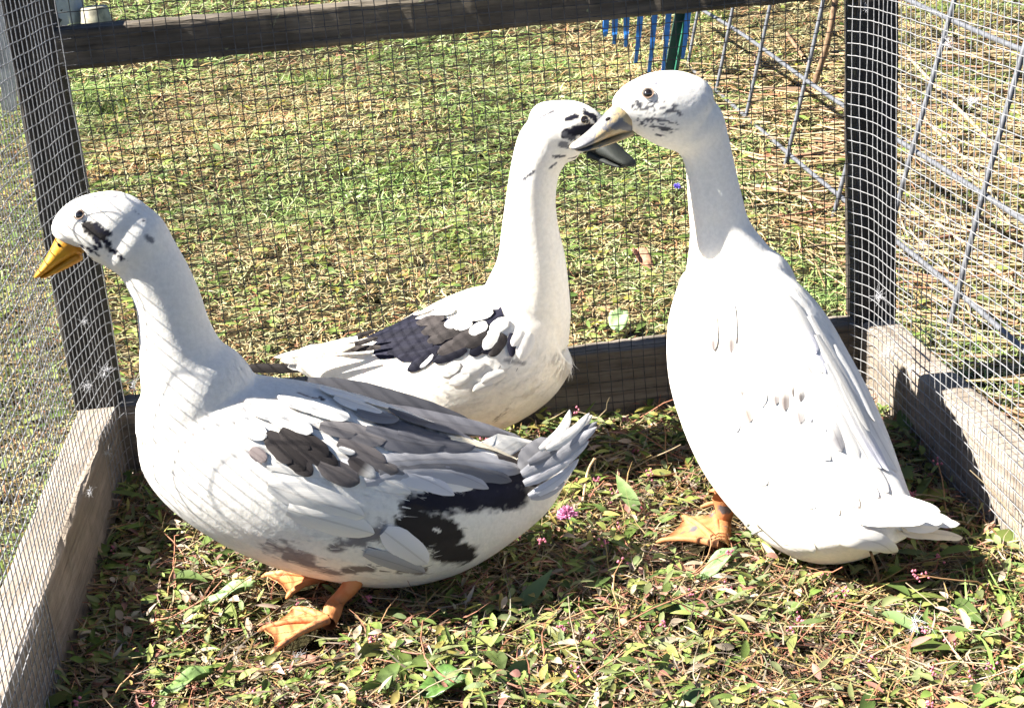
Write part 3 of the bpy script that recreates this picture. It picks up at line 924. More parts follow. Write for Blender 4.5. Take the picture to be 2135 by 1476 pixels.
w1(1330, 490, 1535, 520, 70, BROWN * 1.4, layer=2.4)
w1(1340, 540, 1535, 570, 70, BROWN * 1.6, layer=2.2)
w1(1130, 455, 1505, 500, 48, CREAM * 1.05, bow=6, layer=3)
w1(1100, 390, 1525, 475, 46, WHITE, bow=8, layer=3.4)
w1(900, 440, 1240, 495, 80, SLATE * 1.1, bow=8, layer=3.6)
w1(760, 420, 1105, 492, 95, SLATE, bow=10, layer=4.0)
w1(900, 345, 1240, 440, 60, SLATE * 1.2, bow=8, layer=4.1)
w1(860, 330, 1060, 400, 50, SLATE * .9, bow=6, layer=4.4)
w1(720, 340, 905, 375, 70, GREY, bow=4, layer=4.6)
w1(740, 520, 905, 600, 70, np.array((.15, .135, .13)), layer=3.2)
w1(690, 540, 805, 620, 60, BROWN * 2, layer=3.4, tipcol=WHITE * .9)
w1(560, 560, 735, 645, 88, np.array((.115, .102, .100)), layer=3.6)
w1(640, 470, 850, 560, 80, np.array((.125, .112, .110)), layer=3.8)
w1(640, 500, 715, 520, 30, WHITE * .9, layer=4.4)
w1(600, 400, 850, 470, 90, np.array((.15, .14, .14)), layer=4.2)
w1(560, 400, 720, 440, 60, np.array((.145, .135, .135)), layer=4.6)
w1(420, 520, 530, 610, 70, BROWN * 1.2, layer=3.3)
w1(470, 490, 640, 570, 75, BROWN, layer=3.7)
w1(380, 470, 500, 590, 75, BROWN * .9, layer=3.9)
w1(450, 440, 600, 530, 80, BROWN * .95, layer=4.3)
w1(330, 430, 440, 560, 75, BROWN * 1.3, layer=4.4)
w1(390, 420, 520, 500, 70, BROWN * 1.1, layer=4.8)
w1(260, 500, 330, 550, 50, np.array((.24, .20, .19)), layer=4.0)
for (a, b, c, d_, w) in ((330, 340, 530, 430, 80), (480, 300, 690, 370, 80), (620, 280, 830, 350, 75), (380, 270, 600, 340, 80), (560, 240, 770, 300, 75), (200, 380, 330, 450, 70), (230, 300, 420, 370, 75), (700, 270, 890, 330, 60)):
    w1(a, b, c, d_, w, WHITE, layer=5)                                # white scapulars over the dark row
far = d1.feather(640, 800, 1010, 905, 60, SLATE * .8, d1.root, bow=-8, layer=0, ybase=Y1 + .05, ytip=Y1 + .035, name='wing')
for (x1, y1, x2, y2, w) in ((760, 846, 1060, 905, 34), (840, 862, 1090, 915, 28)):
    d1.feather(x1, y1, x2, y2, w, SLATE * 1.3, far, ybase=Y1 + .04, ytip=Y1 + .025)
tail = d1.feather(1090, 985, 1165, 925, 80, GREY * .9, d1.root, ybase=Y1 - .02, ytip=Y1 - .015, name='tail', layer=0)
t1 = lambda *a, **kw: fz(d1, d1z, *a[:5], 2.109, *a[5:], tail, **kw)
for (a, b, c, d_, w, col, yy, bw) in ((1490, 560, 1760, 350, 60, WHITE * .9, .010, 6), (1530, 500, 1662, 325, 46, WHITE, .0, 14), (1560, 500, 1748, 340, 44, WHITE * .95, -.004, 8),
                                  (1480, 560, 1782, 378, 56, GREY * 1.2, -.008, 6), (1450, 610, 1780, 402, 62, LGREY, -.014, 4), (1460, 650, 1745, 462, 56, SILVER * .9, -.020, 6), (1480, 705, 1700, 540, 44, SILVER, -.026, 10), (1490, 712, 1640, 640, 34, LGREY, -.030, 8)):
    t1(a, b, c, d_, w, col, ybase=Y1 - .022 + yy * .5, ytip=Y1 + yy * .6, bow=bw, point_=.75)
d1.feather(800, 1105, 890, 1172, 58, SILVER * 1.1, d1.root, layer=2, name='flank_feather')
d1.feather(760, 1150, 885, 1190, 40, LGREY, d1.root, layer=1, name='flank_feather')
d1.feather(600, 1060, 780, 1110, 60, WHITE * .96, d1.root, layer=1, name='flank_feather')
d1.feather(560, 1010, 760, 1075, 60, WHITE, d1.root, layer=1.5, name='flank_feather')
# legs: the near left leg and the far right leg
d1.leg(at_y(745, 1195, -.385), at_y(700, 1258, -.385), G(684, 1300, .022), [G(606, 1272), G(537, 1316), G(562, 1368)], .012, SKIN_OR)
d1.leg(at_y(738, 1165, -.302), at_y(690, 1192, -.302), G(676, 1212, .022), [G(602, 1172), G(545, 1202), G(596, 1248)], .012, SKIN_OR)

# ---------------- duck at the back, facing right
d2 = Duck('white duck with black wing feathers and black bill, standing behind the other two', (at_axis(900, 990, 2, 0)))
d2.lid = LID_D
yb = lambda px: -.10 - (px - 880) * 7.5e-5
S2 = lambda x1, y1, x2, y2, lat, hd=-10: (x1, y1, x2, y2, yb((x1 + x2) / 2), lat, hd)
tors = [S2(612, 742, 628, 772, .6), S2(690, 715, 715, 822, .72), S2(775, 688, 805, 885, .82), S2(862, 655, 900, 918, .88), S2(945, 618, 990, 915, .9), S2(1020, 585, 1080, 872, .88), S2(1078, 570, 1142, 812, .84), S2(1120, 575, 1178, 760, .76), S2(1150, 610, 1188, 720, .7)]
neck = [S2(990, 700, 1186, 720, .85), S2(1005, 610, 1189, 650, .85), S2(1036, 535, 1180, 570, .86), S2(1046, 470, 1165, 490, .9), S2(1055, 410, 1159, 420, .92), S2(1064, 352, 1166, 362, .92), S2(1076, 298, 1178, 344, .92), S2(1092, 262, 1186, 330, .9), S2(1112, 240, 1190, 310, .8)]
hd2 = -32
head = [S2(1096, 310, 1120, 256, .85, hd2), S2(1120, 338, 1138, 218, .85, hd2), S2(1165, 340, 1165, 210, .84, hd2), S2(1202, 336, 1194, 211, .82, hd2), S2(1226, 330, 1222, 226, .8, hd2), S2(1238, 326, 1244, 252, .74, hd2)]
lv = [loft(tors, 6), loft(neck, 6), loft(head, 5)]
sp = np.array([at_y(x, y, yb(x)) for x, y in ((1240, 285), (1190, 268), (1140, 280), (1115, 340), (1108, 430), (1110, 540), (1095, 650), (1020, 730), (930, 765), (840, 775), (740, 765), (640, 755), (560, 750))])
d2.nofeather = [(at_y(1205, 275, yb(1205)), .034)]
d2.body([(v, f) for v, f, _ in lv], crom(sp, 6), yb)
e2 = lambda x, y: (1000 + x / 3.515, 130 + y / 3.515)
def mk(d, conv, x1, y1, x2, y2, r, k, col, **kw):
    a = conv(x1, y1); b = conv(x2, y2); d.mark(a[0], a[1], b[0], b[1], r / k, col, **kw)
for (a, b, c, d_, r, col) in ((640, 520, 800, 500, 34, BLACK), (610, 540, 650, 500, 18, BLACK), (700, 490, 830, 470, 26, BLACK), (640, 420, 712, 392, 17, BLACK), (780, 372, 840, 400, 26, BLACK), (830, 400, 850, 440, 18, BLACK),
                              (440, 412, 540, 358, 11, SLATE), (550, 316, 600, 308, 9, SLATE), (600, 600, 640, 612, 22, GREY), (540, 690, 620, 690, 11, SLATE), (660, 705, 710, 692, 10, SLATE), (520, 770, 560, 740, 9, SLATE), (320, 862, 400, 800, 10, SLATE), (270, 690, 290, 640, 8, SLATE), (620, 530, 690, 560, 20, SLATE), (745, 330, 780, 350, 9, SLATE)):
    mk(d2, e2, a, b, c, d_, r * 1.15, 3.515, col, rough=.4, soft=.16)
c7 = lambda x, y: (560 + x / 3.336, 560 + y / 3.336)
mk(d2, c7, 1590, 385, 1620, 392, 22, 3.336, BROWN, rough=.5)
mk(d2, c7, 1650, 640, 1780, 660, 20, 3.336, GREY, rough=.6)
mk(d2, c7, 1580, 1050, 1700, 940, 30, 3.336, BROWN * 2, rough=.8, thr=-.05)
mk(d2, c7, 700, 420, 1160, 520, 120, 3.336, BLACK, rough=.1)
mk(d2, c7, 1780, 880, 1830, 860, 30, 3.336, CREAM * .8, rough=.5)
d2.mark(1120, 560, 1150, 760, 70, WHITE * .6 + CREAM * .42, .3, soft=1.0); d2.mark(1110, 420, 1130, 540, 45, WHITE * .7 + CREAM * .32, .3, soft=1.0); d2.mark(900, 800, 1060, 820, 90, WHITE * .7 + CREAM * .32, .3, soft=1.0)
d2.eye(1219, 251, 9.5, at_y(1190, 270, yb(1190)), (math.sin(math.radians(32)), math.cos(math.radians(32)), 0))
d2.finish_body(12000)
d2.bill([(1236, 288, 34, 26, -.132), (1252, 300, 25, 27, -.137), (1275, 315, 17, 28, -.146), (1297, 330, 11, 27, -.154), (1312, 340, 8, 22, -.160), (1320, 345, 4, 12, -.163)],
        [(1232, 318, 12, 20, -.132), (1252, 328, 9, 20, -.138), (1280, 340, 6, 19, -.148), (1300, 347, 4, 15, -.156)], BILL_BLK, hd2)
wing = d2.feather(1050, 660, 780, 735, 120, BLACK * 1.5, d2.root, layer=0, name='wing', point_=.6)
w2 = lambda *a, **kw: fz(d2, c7, *a[:5], 3.336, *a[5:], wing, **kw)
yT = yb(600)
w2(620, 480, 40, 618, 48, WHITE, layer=1, ybase=yb(740) - .035, ytip=yT - .012, bow=-4)
w2(600, 530, 110, 645, 44, CREAM * 1.08, layer=.5, ybase=yb(740) - .04, ytip=yT - .016, bow=-4)
w2(740, 430, 420, 545, 34, BROWN * .8, layer=1.4, ybase=yb(760) - .03, ytip=yT - .014)
w2(760, 480, 415, 582, 34, BROWN, layer=1.6, ybase=yb(760) - .036, ytip=yT - .018)
w2(780, 545, 440, 572, 40, BROWN * 1.2, layer=1.2, ybase=yb(760) - .042, ytip=yT - .02)
for (a, b, c, d_, w, l) in ((1040, 330, 690, 402, 70, 2), (1060, 380, 670, 440, 80, 2.4), (1090, 430, 690, 490, 80, 2.2), (1120, 480, 730, 540, 80, 2.0), (1150, 530, 830, 590, 80, 1.8), (1190, 560, 900, 625, 70, 1.6), (1170, 590, 970, 710, 60, 1.4), (1090, 600, 1000, 700, 50, 1.5)):
    w2(a, b, c, d_, w * 1.25, BLACK * random.uniform(.7, 1.1), layer=l)
w2(1150, 600, 1060, 690, 34, SILVER, layer=1.9)
for (a, b, c, d_, w, col, l) in ((1380, 560, 1150, 650, 60, BLACK, 1.6), (1500, 540, 1400, 600, 60, BLACK, 1.7), (1240, 480, 1110, 510, 60, BROWN * 1.5, 2.6), (1390, 500, 1180, 590, 80, BROWN * 1.9, 2.6), (1230, 340, 1035, 385, 75, BROWN * 2.1, 3), (1260, 400, 1070, 450, 75, BROWN * 1.7, 2.9), (1330, 430, 1180, 480, 70, BROWN * 1.3, 3.1), (1440, 440, 1280, 530, 80, BROWN * 1.6, 3.0), (1520, 450, 1370, 545, 75, BROWN, 3.2),
                              (1640, 460, 1540, 610, 75, BROWN * 1.2, 2.4), (1690, 450, 1690, 615, 50, BLACK * 2, 2.2), (1600, 560, 1480, 580, 40, BLACK, 2.0)):
    w2(a, b, c, d_, w * 1.1, np.asarray(col) * .72, layer=l)
for (a, b, c, d_, w) in ((1060, 280, 915, 352, 40), (1150, 290, 1020, 335, 42), (1130, 225, 1020, 262, 24), (1300, 300, 1140, 320, 60), (1400, 340, 1230, 405, 80), (1420, 380, 1300, 425, 60), (1520, 390, 1400, 455, 70), (1590, 420, 1500, 565, 76), (1460, 320, 1300, 370, 80), (1660, 360, 1540, 440, 80), (1820, 450, 1740, 625, 100), (1760, 430, 1690, 540, 60), (1560, 300, 1400, 350, 80)):
    w2(a, b, c, d_, w, WHITE, layer=4)
d2.feather(655, 768, 480, 768, 20, BROWN * .8, d2.root, ybase=yb(640) + .02, ytip=yb(480) + .02, name='tail')
tl = d2.feather(700, 745, 612, 752, 60, WHITE * .95, d2.root, ybase=yb(640) - .01, ytip=yb(480), name='tail')
for (a, b, c, d_, w) in ((700, 735, 585, 752, 26), (700, 750, 600, 765, 26), (705, 765, 640, 775, 30)):
    d2.feather(a, b, c, d_, w, WHITE * .92, tl, ybase=yb(640) - .014, ytip=yb(480) - .006, layer=1)
for (a, b, c, d_, w) in ((1330, 660, 1200, 740, 70), (1500, 660, 1340, 730, 80), (1640, 720, 1480, 790, 80), (1560, 800, 1420, 850, 80), (1400, 740, 1260, 800, 70)):
    fz(d2, c7, a, b, c, d_, w, 3.336, WHITE * .97, d2.root, layer=1, name='flank_feather')
hx, hy = at_axis(905, 1010, 2, .020)[:2]
for sgn, off in ((-1, .035), (1, -.035)):
    bx, by = hx + .01 * sgn, hy + off
    d2.leg((bx - .012, by, .075), (bx - .008, by, .035), (bx, by, .022), [np.array((bx + .062, by + .028, .020)), np.array((bx + .072, by, .020)), np.array((bx + .060, by - .028, .020))], .012, SKIN_OR)

# ---------------- duck at the right, seen from behind
d3 = Duck('nearly all white duck seen from behind, its tail towards the right board', (at_axis(1510, 1130, 2, 0)))
d3.lid = LID_W
H3 = 131
def S3(x1, y1, x2, y2, y, lat, hd=H3): return (x1, y1, x2, y2, y, lat, hd)
h3 = math.radians(103.6)                      # body heading; torso rows: distance back from the neck root, height, half height, half width
TB = np.array([[0.012, 0.2338, 0.0407, 0.0407], [0.03, 0.1961, 0.0679, 0.0643], [0.055, 0.1614, 0.0791, 0.0783], [0.085, 0.1304, 0.0816, 0.083], [0.118, 0.1051, 0.0786, 0.0843], [0.15, 0.0858, 0.0714, 0.0813], [0.182, 0.0704, 0.0609, 0.0751], [0.212, 0.0632, 0.0491, 0.0662], [0.24, 0.0650, 0.0346, 0.0546], [0.262, 0.069, 0.0215, 0.0434], [0.280, 0.0738, 0.0129, 0.034]])
TR = np.column_stack([.20372 - math.cos(h3) * TB[:, 0], -.19065 - math.sin(h3) * TB[:, 0], TB[:, 1], TB[:, 2], TB[:, 3], np.full(len(TB), math.cos(h3)), np.full(len(TB), math.sin(h3))])
neck = [S3(1420, 760, 1660, 720, -.21, .9), S3(1406, 628, 1668, 596, -.202, .88), S3(1424, 548, 1612, 536, -.196, .9), S3(1436, 470, 1566, 482, -.192, .92), S3(1434, 405, 1546, 418, -.190, .94, 150), S3(1429, 345, 1531, 348, -.190, .94, 165), S3(1416, 316, 1520, 288, -.190, .92, 178), S3(1394, 306, 1502, 228, -.190, .9, 184), S3(1376, 290, 1470, 200, -.190, .8, 186)]
hd3 = 186
head = [S3(1452, 292, 1484, 220, -.190, .85, hd3), S3(1430, 318, 1462, 172, -.190, .82, hd3), S3(1392, 310, 1420, 150, -.191, .8, hd3), S3(1358, 298, 1376, 150, -.193, .8, hd3), S3(1332, 288, 1336, 164, -.195, .78, hd3), S3(1314, 283, 1306, 184, -.197, .74, hd3), S3(1302, 278, 1288, 210, -.199, .7, hd3)]
lv = [loft3(crom(TR, 6)), loft(neck, 6), loft(head, 5)]
sp = np.array([at_y(x, y, yy) for x, y, yy in ((1295, 250, -.198), (1350, 235, -.193), (1420, 245, -.19), (1470, 300, -.19), (1485, 380, -.19), (1505, 480, -.193), (1530, 560, -.197))] + [TR[q, :3] for q in (1, 3, 5, 7, 9, 10)] + [at_y(2000, 1100, -.46)])
yd3 = lambda px: -.45
d3.nofeather = [(at_y(1350, 235, -.193), .034)]
d3.body([(v, f) for v, f, _ in lv], crom(sp, 6), yd3)
d3.mark(1292, 230, 1300, 270, 22, CREAM * np.array((1, .92, .8)), .2, soft=.6)
for (a, b, c, d_, r, col, th) in ((1140, 320, 1250, 330, 38, SLATE * .8, .02), (1250, 330, 1430, 340, 60, SLATE * 1.1, .16), (1200, 430, 1400, 470, 75, SLATE, .18), (1340, 490, 1400, 505, 26, SLATE * .7, -.05), (1300, 530, 1360, 550, 15, SLATE * .8, -.1), (1380, 330, 1460, 390, 30, SLATE, .05), (1200, 130, 1340, 110, 26, SLATE * 1.8, .12), (1260, 170, 1380, 130, 22, SLATE * 1.8, .18), (1150, 290, 1200, 330, 24, SLATE * .7, .0)):
    mk(d3, e2, a, b, c, d_, r, 3.515, col, rough=.5, thr=th - .14, soft=.3)
d3.eye(1351, 195, 11.5, at_y(1390, 235, -.192), (0, 1, 0))
d3.finish_body(17000)
d3.bill([(1304, 246, 38, 26, -.199), (1285, 253, 31, 27, -.202), (1262, 268, 22, 28, -.205), (1236, 285, 14, 29, -.208), (1212, 299, 9, 27, -.211), (1198, 306, 6, 20, -.213), (1190, 309, 3, 10, -.214)],
        [(1312, 276, 9, 20, -.199), (1285, 288, 7, 21, -.203), (1250, 301, 5.5, 21, -.208), (1218, 311, 4, 18, -.211), (1202, 313, 2.5, 10, -.213)], BILL_TAN, hd3)
n1 = d1.feather(121, 508, 128, 516, 6, BROWN, d1.root, ybase=Y1 - .0135, ytip=Y1 - .0125, name='nostril')
n3 = d3.feather(1272, 246, 1262, 252, 7, BROWN, d3.root, ybase=-.232, ytip=-.233, name='nostril')
wl = d3.feather(1470, 800, 1700, 1045, 150, WHITE * .98, d3.root, layer=0, name='wing', point_=.6)
wr = d3.feather(1690, 660, 1870, 985, 110, WHITE * .98, d3.root, layer=0, name='wing', point_=.6)
for (x1, y1, x2, y2, w, p) in ((1560, 930, 1750, 1075, 60, wl), (1520, 900, 1700, 1060, 70, wl), (1600, 900, 1790, 1060, 60, wl), (1480, 860, 1600, 1010, 70, wl), (1540, 800, 1660, 960, 70, wl), (1600, 780, 1730, 960, 60, wl), (1460, 760, 1540, 900, 60, wl), (1520, 720, 1590, 850, 60, wl), (1620, 700, 1690, 880, 55, wl), (1590, 680, 1640, 830, 55, wl), (1680, 860, 1830, 1040, 60, wl),
                           (1720, 760, 1835, 980, 50, wr), (1700, 700, 1810, 900, 60, wr), (1750, 800, 1850, 985, 46, wr), (1690, 780, 1790, 960, 60, wr), (1720, 850, 1850, 1030, 55, wr), (1660, 640, 1720, 780, 55, wr), (1740, 720, 1820, 880, 45, wr), (1650, 740, 1720, 900, 50, wr), (1750, 870, 1850, 1030, 40, wr), (1640, 620, 1700, 740, 50, wr)):
    d3.feather(x1, y1, x2, y2, w, WHITE * random.uniform(.80, 1.0), p, tipcol=(SILVER * np.array((.98, .98, 1.04)) if random.random() < .4 else None), layer=random.uniform(.2, 1.4), bow=random.uniform(-6, 6), lift=.0005)  # greyer vanes and silver tips paint in the shading between white feathers
for (x1, y1, x2, y2, w, c) in ((1488, 690, 1490, 732, 16, (.30, .24, .23)), (1525, 682, 1526, 738, 17, (.27, .22, .21)), (1547, 800, 1549, 836, 20, (.25, .21, .20)), (1550, 832, 1566, 880, 30, (.42, .36, .32)), (1636, 800, 1636, 858, 22, (.25, .20, .19)), (1654, 795, 1655, 832, 16, (.16, .13, .12)), (1668, 810, 1668, 840, 14, (.20, .17, .17)), (1728, 880, 1753, 942, 34, (.52, .50, .52)), (1615, 812, 1618, 845, 16, (.38, .33, .32)), (1524, 870, 1534, 892, 16, (.45, .44, .48)), (1660, 840, 1668, 885, 26, (.55, .50, .48))):
    d3.feather(x1 - (x2 - x1) * .9, y1 - (y2 - y1) * .9, x2, y2, w * 1.35, WHITE, wl, layer=2.2, tipcol=np.array(c) * .42, point_=.35)
tl3 = d3.feather(1800, 1060, 1965, 1092, 70, WHITE * .96, d3.root, ytip=-.455, name='tail', flat=True)
for (x1, y1, x2, y2, w, yb_, yt) in ((1860, 1080, 2000, 1094, 26, -.452, -.45), (1840, 1050, 1985, 1088, 28, -.445, -.443), (1780, 1085, 1935, 1083, 34, -.462, -.462), (1820, 1070, 1965, 1090, 30, -.458, -.455), (1880, 1105, 2006, 1122, 26, -.44, -.43), (1870, 1110, 1985, 1118, 28, -.445, -.435), (1860, 1035, 1960, 1068, 26, -.438, -.436)):
    d3.feather(x1, y1, x2, y2, w, (WHITE if y2 < 1100 else CREAM), tl3, ytip=yt - .008, flat=True, layer=1, point_=.3)
d3.feather(1740, 1118, 1866, 1140, 42, WHITE, d3.root, layer=3, bow=-6, name='flank_feather', lift=.004)
d3.feather(1600, 1080, 1700, 1150, 70, WHITE, d3.root, layer=1, name='flank_feather')
d3.feather(1500, 1000, 1570, 1110, 60, WHITE, d3.root, layer=1, name='flank_feather')
d3.leg(at_y(1508, 1035, -.315), at_y(1506, 1095, -.315), G(1500, 1142, .022), [G(1368, 1130), G(1420, 1076), G(1490, 1066)], .012, SKIN_OG, .0105, .0072)
q = G(1500, 1142, .022)
r3 = np.array((q[0] + .070, q[1] + .070))
d3.leg((r3[0] + .01, r3[1], .09), (r3[0] + .006, r3[1], .04), (r3[0], r3[1], .022), [np.array((r3[0] - .02, r3[1] + .065, .020)), np.array((r3[0] - .05, r3[1] + .052, .020)), np.array((r3[0] - .066, r3[1] + .02, .020))], .012, SKIN_OG)
pen_floor()

# ------------------------------------------------------------------ things outside the pen
# wire fence panel leaning outwards beyond the right wall
def fence_panel():
    O = np.array((.571, .10, .0)); DY = np.array((0, 1, .05)); DY /= np.linalg.norm(DY); U = np.array((.25, 0, .97)); U /= np.linalg.norm(U)
    N = np.cross(DY, U)
    def onp(px, py):
        d = ray(px, py); t = ((O - CAM) @ N) / (d @ N); p = CAM + d * t - O
        return p @ DY, p @ U
    vs = sorted(onp(*p)[0] for p in ((1515, 100), (1580, 150), (1675, 205), (1787, 285), (1904, 350), (2053, 450)))
    hs = [np.mean([onp(*p)[1] for p in pp]) for pp in (((1545, 290), (1635, 355), (1855, 535), (1995, 650)), ((1580, 150), (1675, 205), (1904, 350), (2053, 450)), ((1900, 30), (2110, 110)))]
    step = (vs[-1] - vs[0]) / (len(vs) - 1)
    vs = [vs[0] - step * k for k in (3, 2, 1)] + vs + [vs[-1] + step, vs[-1] + 2 * step]
    hs = [hs[0] - .085] + hs + [hs[-1] + .16, hs[-1] + .34]
    root = empty('wire_fence', tuple(O))
    tag(root, 'leaning grey welded wire fence panel standing beyond the right wall of the pen', 'fence')
    ext = (vs[0] - .05, vs[-1] + .05)
    for h in hs:
        s_ = np.linspace(*ext, 60)
        P = O + s_[:, None] * DY + h * U + N * (.004 + .002 * np.sin(s_ * 7 + h * 30))[:, None] + U * (.003 * np.sin(s_ * 5 + h * 11))[:, None]
        mesh_obj('horizontal_rod', *tube_arrays(P, .0036, 8), ROD, root)
    for k, v in enumerate(vs):
        s_ = np.linspace(-.03, hs[-1] + .02, 40)
        P = O + v * DY + s_[:, None] * U + N * (-.0025 + .002 * np.sin(s_ * 9 + k))[:, None] + DY * (.003 * np.sin(s_ * 6 + k * 2))[:, None]
        mesh_obj('vertical_rod', *tube_arrays(P, .0036, 8), ROD, root)
fence_panel()

# green steel post and the blue rake hung on it
def strip(P, w, th, side, name, mat, parent):
    """a flat bar of given widths along polyline P, thickness th; side = width direction."""
    P = np.asarray(P, float); n = len(P); side = np.asarray(side, float); w = np.broadcast_to(np.asarray(w, float), (n,))
    T = rot_frames(P); B = np.cross(T, side); B /= np.linalg.norm(B, axis=1)[:, None]
    V = []
    for k in range(n):
        for (a, b) in ((-1, -1), (1, -1), (1, 1), (-1, 1)): V.append(P[k] + side * (a * w[k] / 2) + B[k] * (b * th / 2))
    F = [(k * 4 + j, k * 4 + (j + 1) % 4, k * 4 + 4 + (j + 1) % 4, k * 4 + 4 + j) for k in range(n - 1) for j in range(4)] + [(3, 2, 1, 0), tuple((n - 1) * 4 + j for j in range(4))]
    o = mesh_obj(name, V, F, mat, parent, smooth=False)
    bm = bmesh.new(); bm.from_mesh(o.data); bmesh.ops.recalc_face_normals(bm, faces=bm.faces); bm.to_mesh(o.data); bm.free()
    return o
pb = at_ground(1392, 165)
RY = pb[1]
post = empty('fence_post', tuple(pb)); tag(post, 'dark green steel post beside the blue rake behind the pen', 'post')
top_dir = at_y(1412, 42, RY) - at_y(1392, 150, RY); top_dir /= np.linalg.norm(top_dir)
kx = 1 / ppm(pb)
Pp = np.array([pb + top_dir * t for t in np.linspace(-.05, 1.1, 12)])
strip(Pp, 20 * kx, .006, (1, 0, 0), 'face', GREEN_STEEL, post)
strip(Pp + np.array((12 * kx, -.012, 0)), 7 * kx, .010, (1, 0, 0), 'flange', plain('green painted edge', (.02, .12, .07), .45, 0, .2, 60), post)
rk = empty('rake', tuple(at_ground(1340, 150))); tag(rk, 'blue metal leaf rake standing tines down behind the top rail', 'rake')
yr = RY - .035
for (x1, y1, x2, y2) in ((1263, 54, 1261, 76), (1282, 52, 1280, 92), (1306, 49, 1304, 98), (1334, 46, 1325, 132), (1364, 44, 1353, 151), (1393, 40, 1382, 150), (1434, 36, 1423, 124)):
    a, b = at_y(x1, y1, yr), at_y(x2, y2, yr)
    top = a + (a - b) / np.linalg.norm(a - b) * .16
    P = crom(np.array([top, a, (a + b) / 2 + np.array((0, -.004, 0)), b]), 4)
    strip(P, np.linspace(14, 6, len(P)) * kx, .005, (1, 0, 0), 'tine', BLUE, rk)
a, b = at_y(1256, 40, yr), at_y(1442, 26, yr)
strip(np.array([a + np.array((0, .006, .03)), b + np.array((0, .006, .03))]), .03, .006, (0, 0, 1), 'head_bar', BLUE, rk)
hc = (a + b) / 2 + np.array((0, .012, .04))
mesh_obj('handle', *tube_arrays(np.array([hc + np.array((.0, .02, .06)) * t * 12 for t in np.linspace(0, 1, 8)]), .012, 10), plain('rake handle wood', (.30, .20, .11), .7, 0, .2, 60), rk)

# upturned cream bucket and crumpled white sack beyond the left end of the rail
pc = at_ground(200, 78)
kb = 1 / ppm(pc)
bk = empty('bucket', tuple(pc)); tag(bk, 'stained cream bucket standing upside down beyond the top left corner', 'bucket')
def lathe(name, prof, c, mat, parent, n=36, wob=0.0):
    V = []; m = len(prof)
    for (r, z) in prof:
        for q in range(n):
            a = 2 * math.pi * q / n
            w = 1 + wob * noise.noise(Vector((math.cos(a) * 2, math.sin(a) * 2, z * 20)))
            V.append((c[0] + math.cos(a) * r * w, c[1] + math.sin(a) * r * w, c[2] + z))
    F = [(i * n + j, i * n + (j + 1) % n, (i + 1) * n + (j + 1) % n, (i + 1) * n + j) for i in range(m - 1) for j in range(n)]
    F.append(tuple((m - 1) * n + j for j in range(n)))
    return mesh_obj(name, V, F, mat, parent)
R0 = 36 * kb
cb = pc + np.array((0, R0, -.01))
lathe('tub', [(R0 * 1.0, 0), (R0 * 1.0, .01), (R0 * .80, .30 * R0 * 6), (R0 * .74, .31 * R0 * 6), (R0 * .3, .312 * R0 * 6), (.004, .312 * R0 * 6)], cb, CREAM_PL, bk)
lathe('rim', [(R0 * 1.0, 0), (R0 * 1.05, .002), (R0 * 1.05, .012), (R0 * .99, .014)], cb, CREAM_PL, bk)
ps = at_ground(132, 74)
sk = empty('feed_sack', tuple(ps)); tag(sk, 'crumpled white sack with black marks slumped beside the cream bucket', 'sack')
Rk = 42 * kb
n = 48; V = []; F = []
zs = np.linspace(0, 1, 26)
for zz in zs:
    for q in range(n):
        a = 2 * math.pi * q / n
        v = Vector((math.cos(a) * 1.6, math.sin(a) * 1.6, zz * 3))
        r = Rk * (.55 + .62 * math.sin(min(1, zz * 1.35 + .12) * math.pi * .62)) * (1 + .10 * noise.noise(v) + .05 * noise.noise(v * 3.1)) * (1 if zz < .8 else 1 - (zz - .8) * 3.2)
        V.append((ps[0] + math.cos(a) * r, ps[1] + Rk + math.sin(a) * r * .8, ps[2] - .01 + zz * Rk * 5.2 + Rk * .08 * noise.noise(v * 2)))
m = len(zs)
F = [(i * n + j, i * n + (j + 1) % n, (i + 1) * n + (j + 1) % n, (i + 1) * n + j) for i in range(m - 1) for j in range(n)] + [tuple((m - 1) * n + j for j in range(n))]
sack = mesh_obj('bag', V, F, WHITE_PL, sk)
bv = BVHTree.FromPolygons([Vector(v) for v in V], F)
for (pts) in (((108, 30), (130, 42), (120, 56), (110, 50)), ((124, 22), (131, 20), (129, 25)), ((135, 62), (148, 68), (146, 72), (136, 70)), ((120, 60), (128, 52), (130, 55), (118, 63))):
    hv = []
    for p in pts:
        h = bv.ray_cast(Vector(CAM), Vector(ray(*p)))
        if h[0] is not None: hv.append(np.array(h[0]) - ray(*p) * .012)
    if len(hv) >= 3: mesh_obj('black_mark', hv, [tuple(range(len(hv)))], BLACK_MK, sack)
# white weathered plank leaning behind the left post
p0, p1 = at_ground(20, 240), at_y(4, 60, at_ground(20, 240)[1])
pl = strip(crom(np.array([p0, (p0 + p1) / 2 + np.array((.004, 0, 0)), p1, p1 + (p1 - p0) * .6]), 5), .03, .012, (1, 0, 0), 'plank', WHITE_PT, None)
tag(pl, 'chalky white stake standing in the grass behind the left corner post', 'stake')

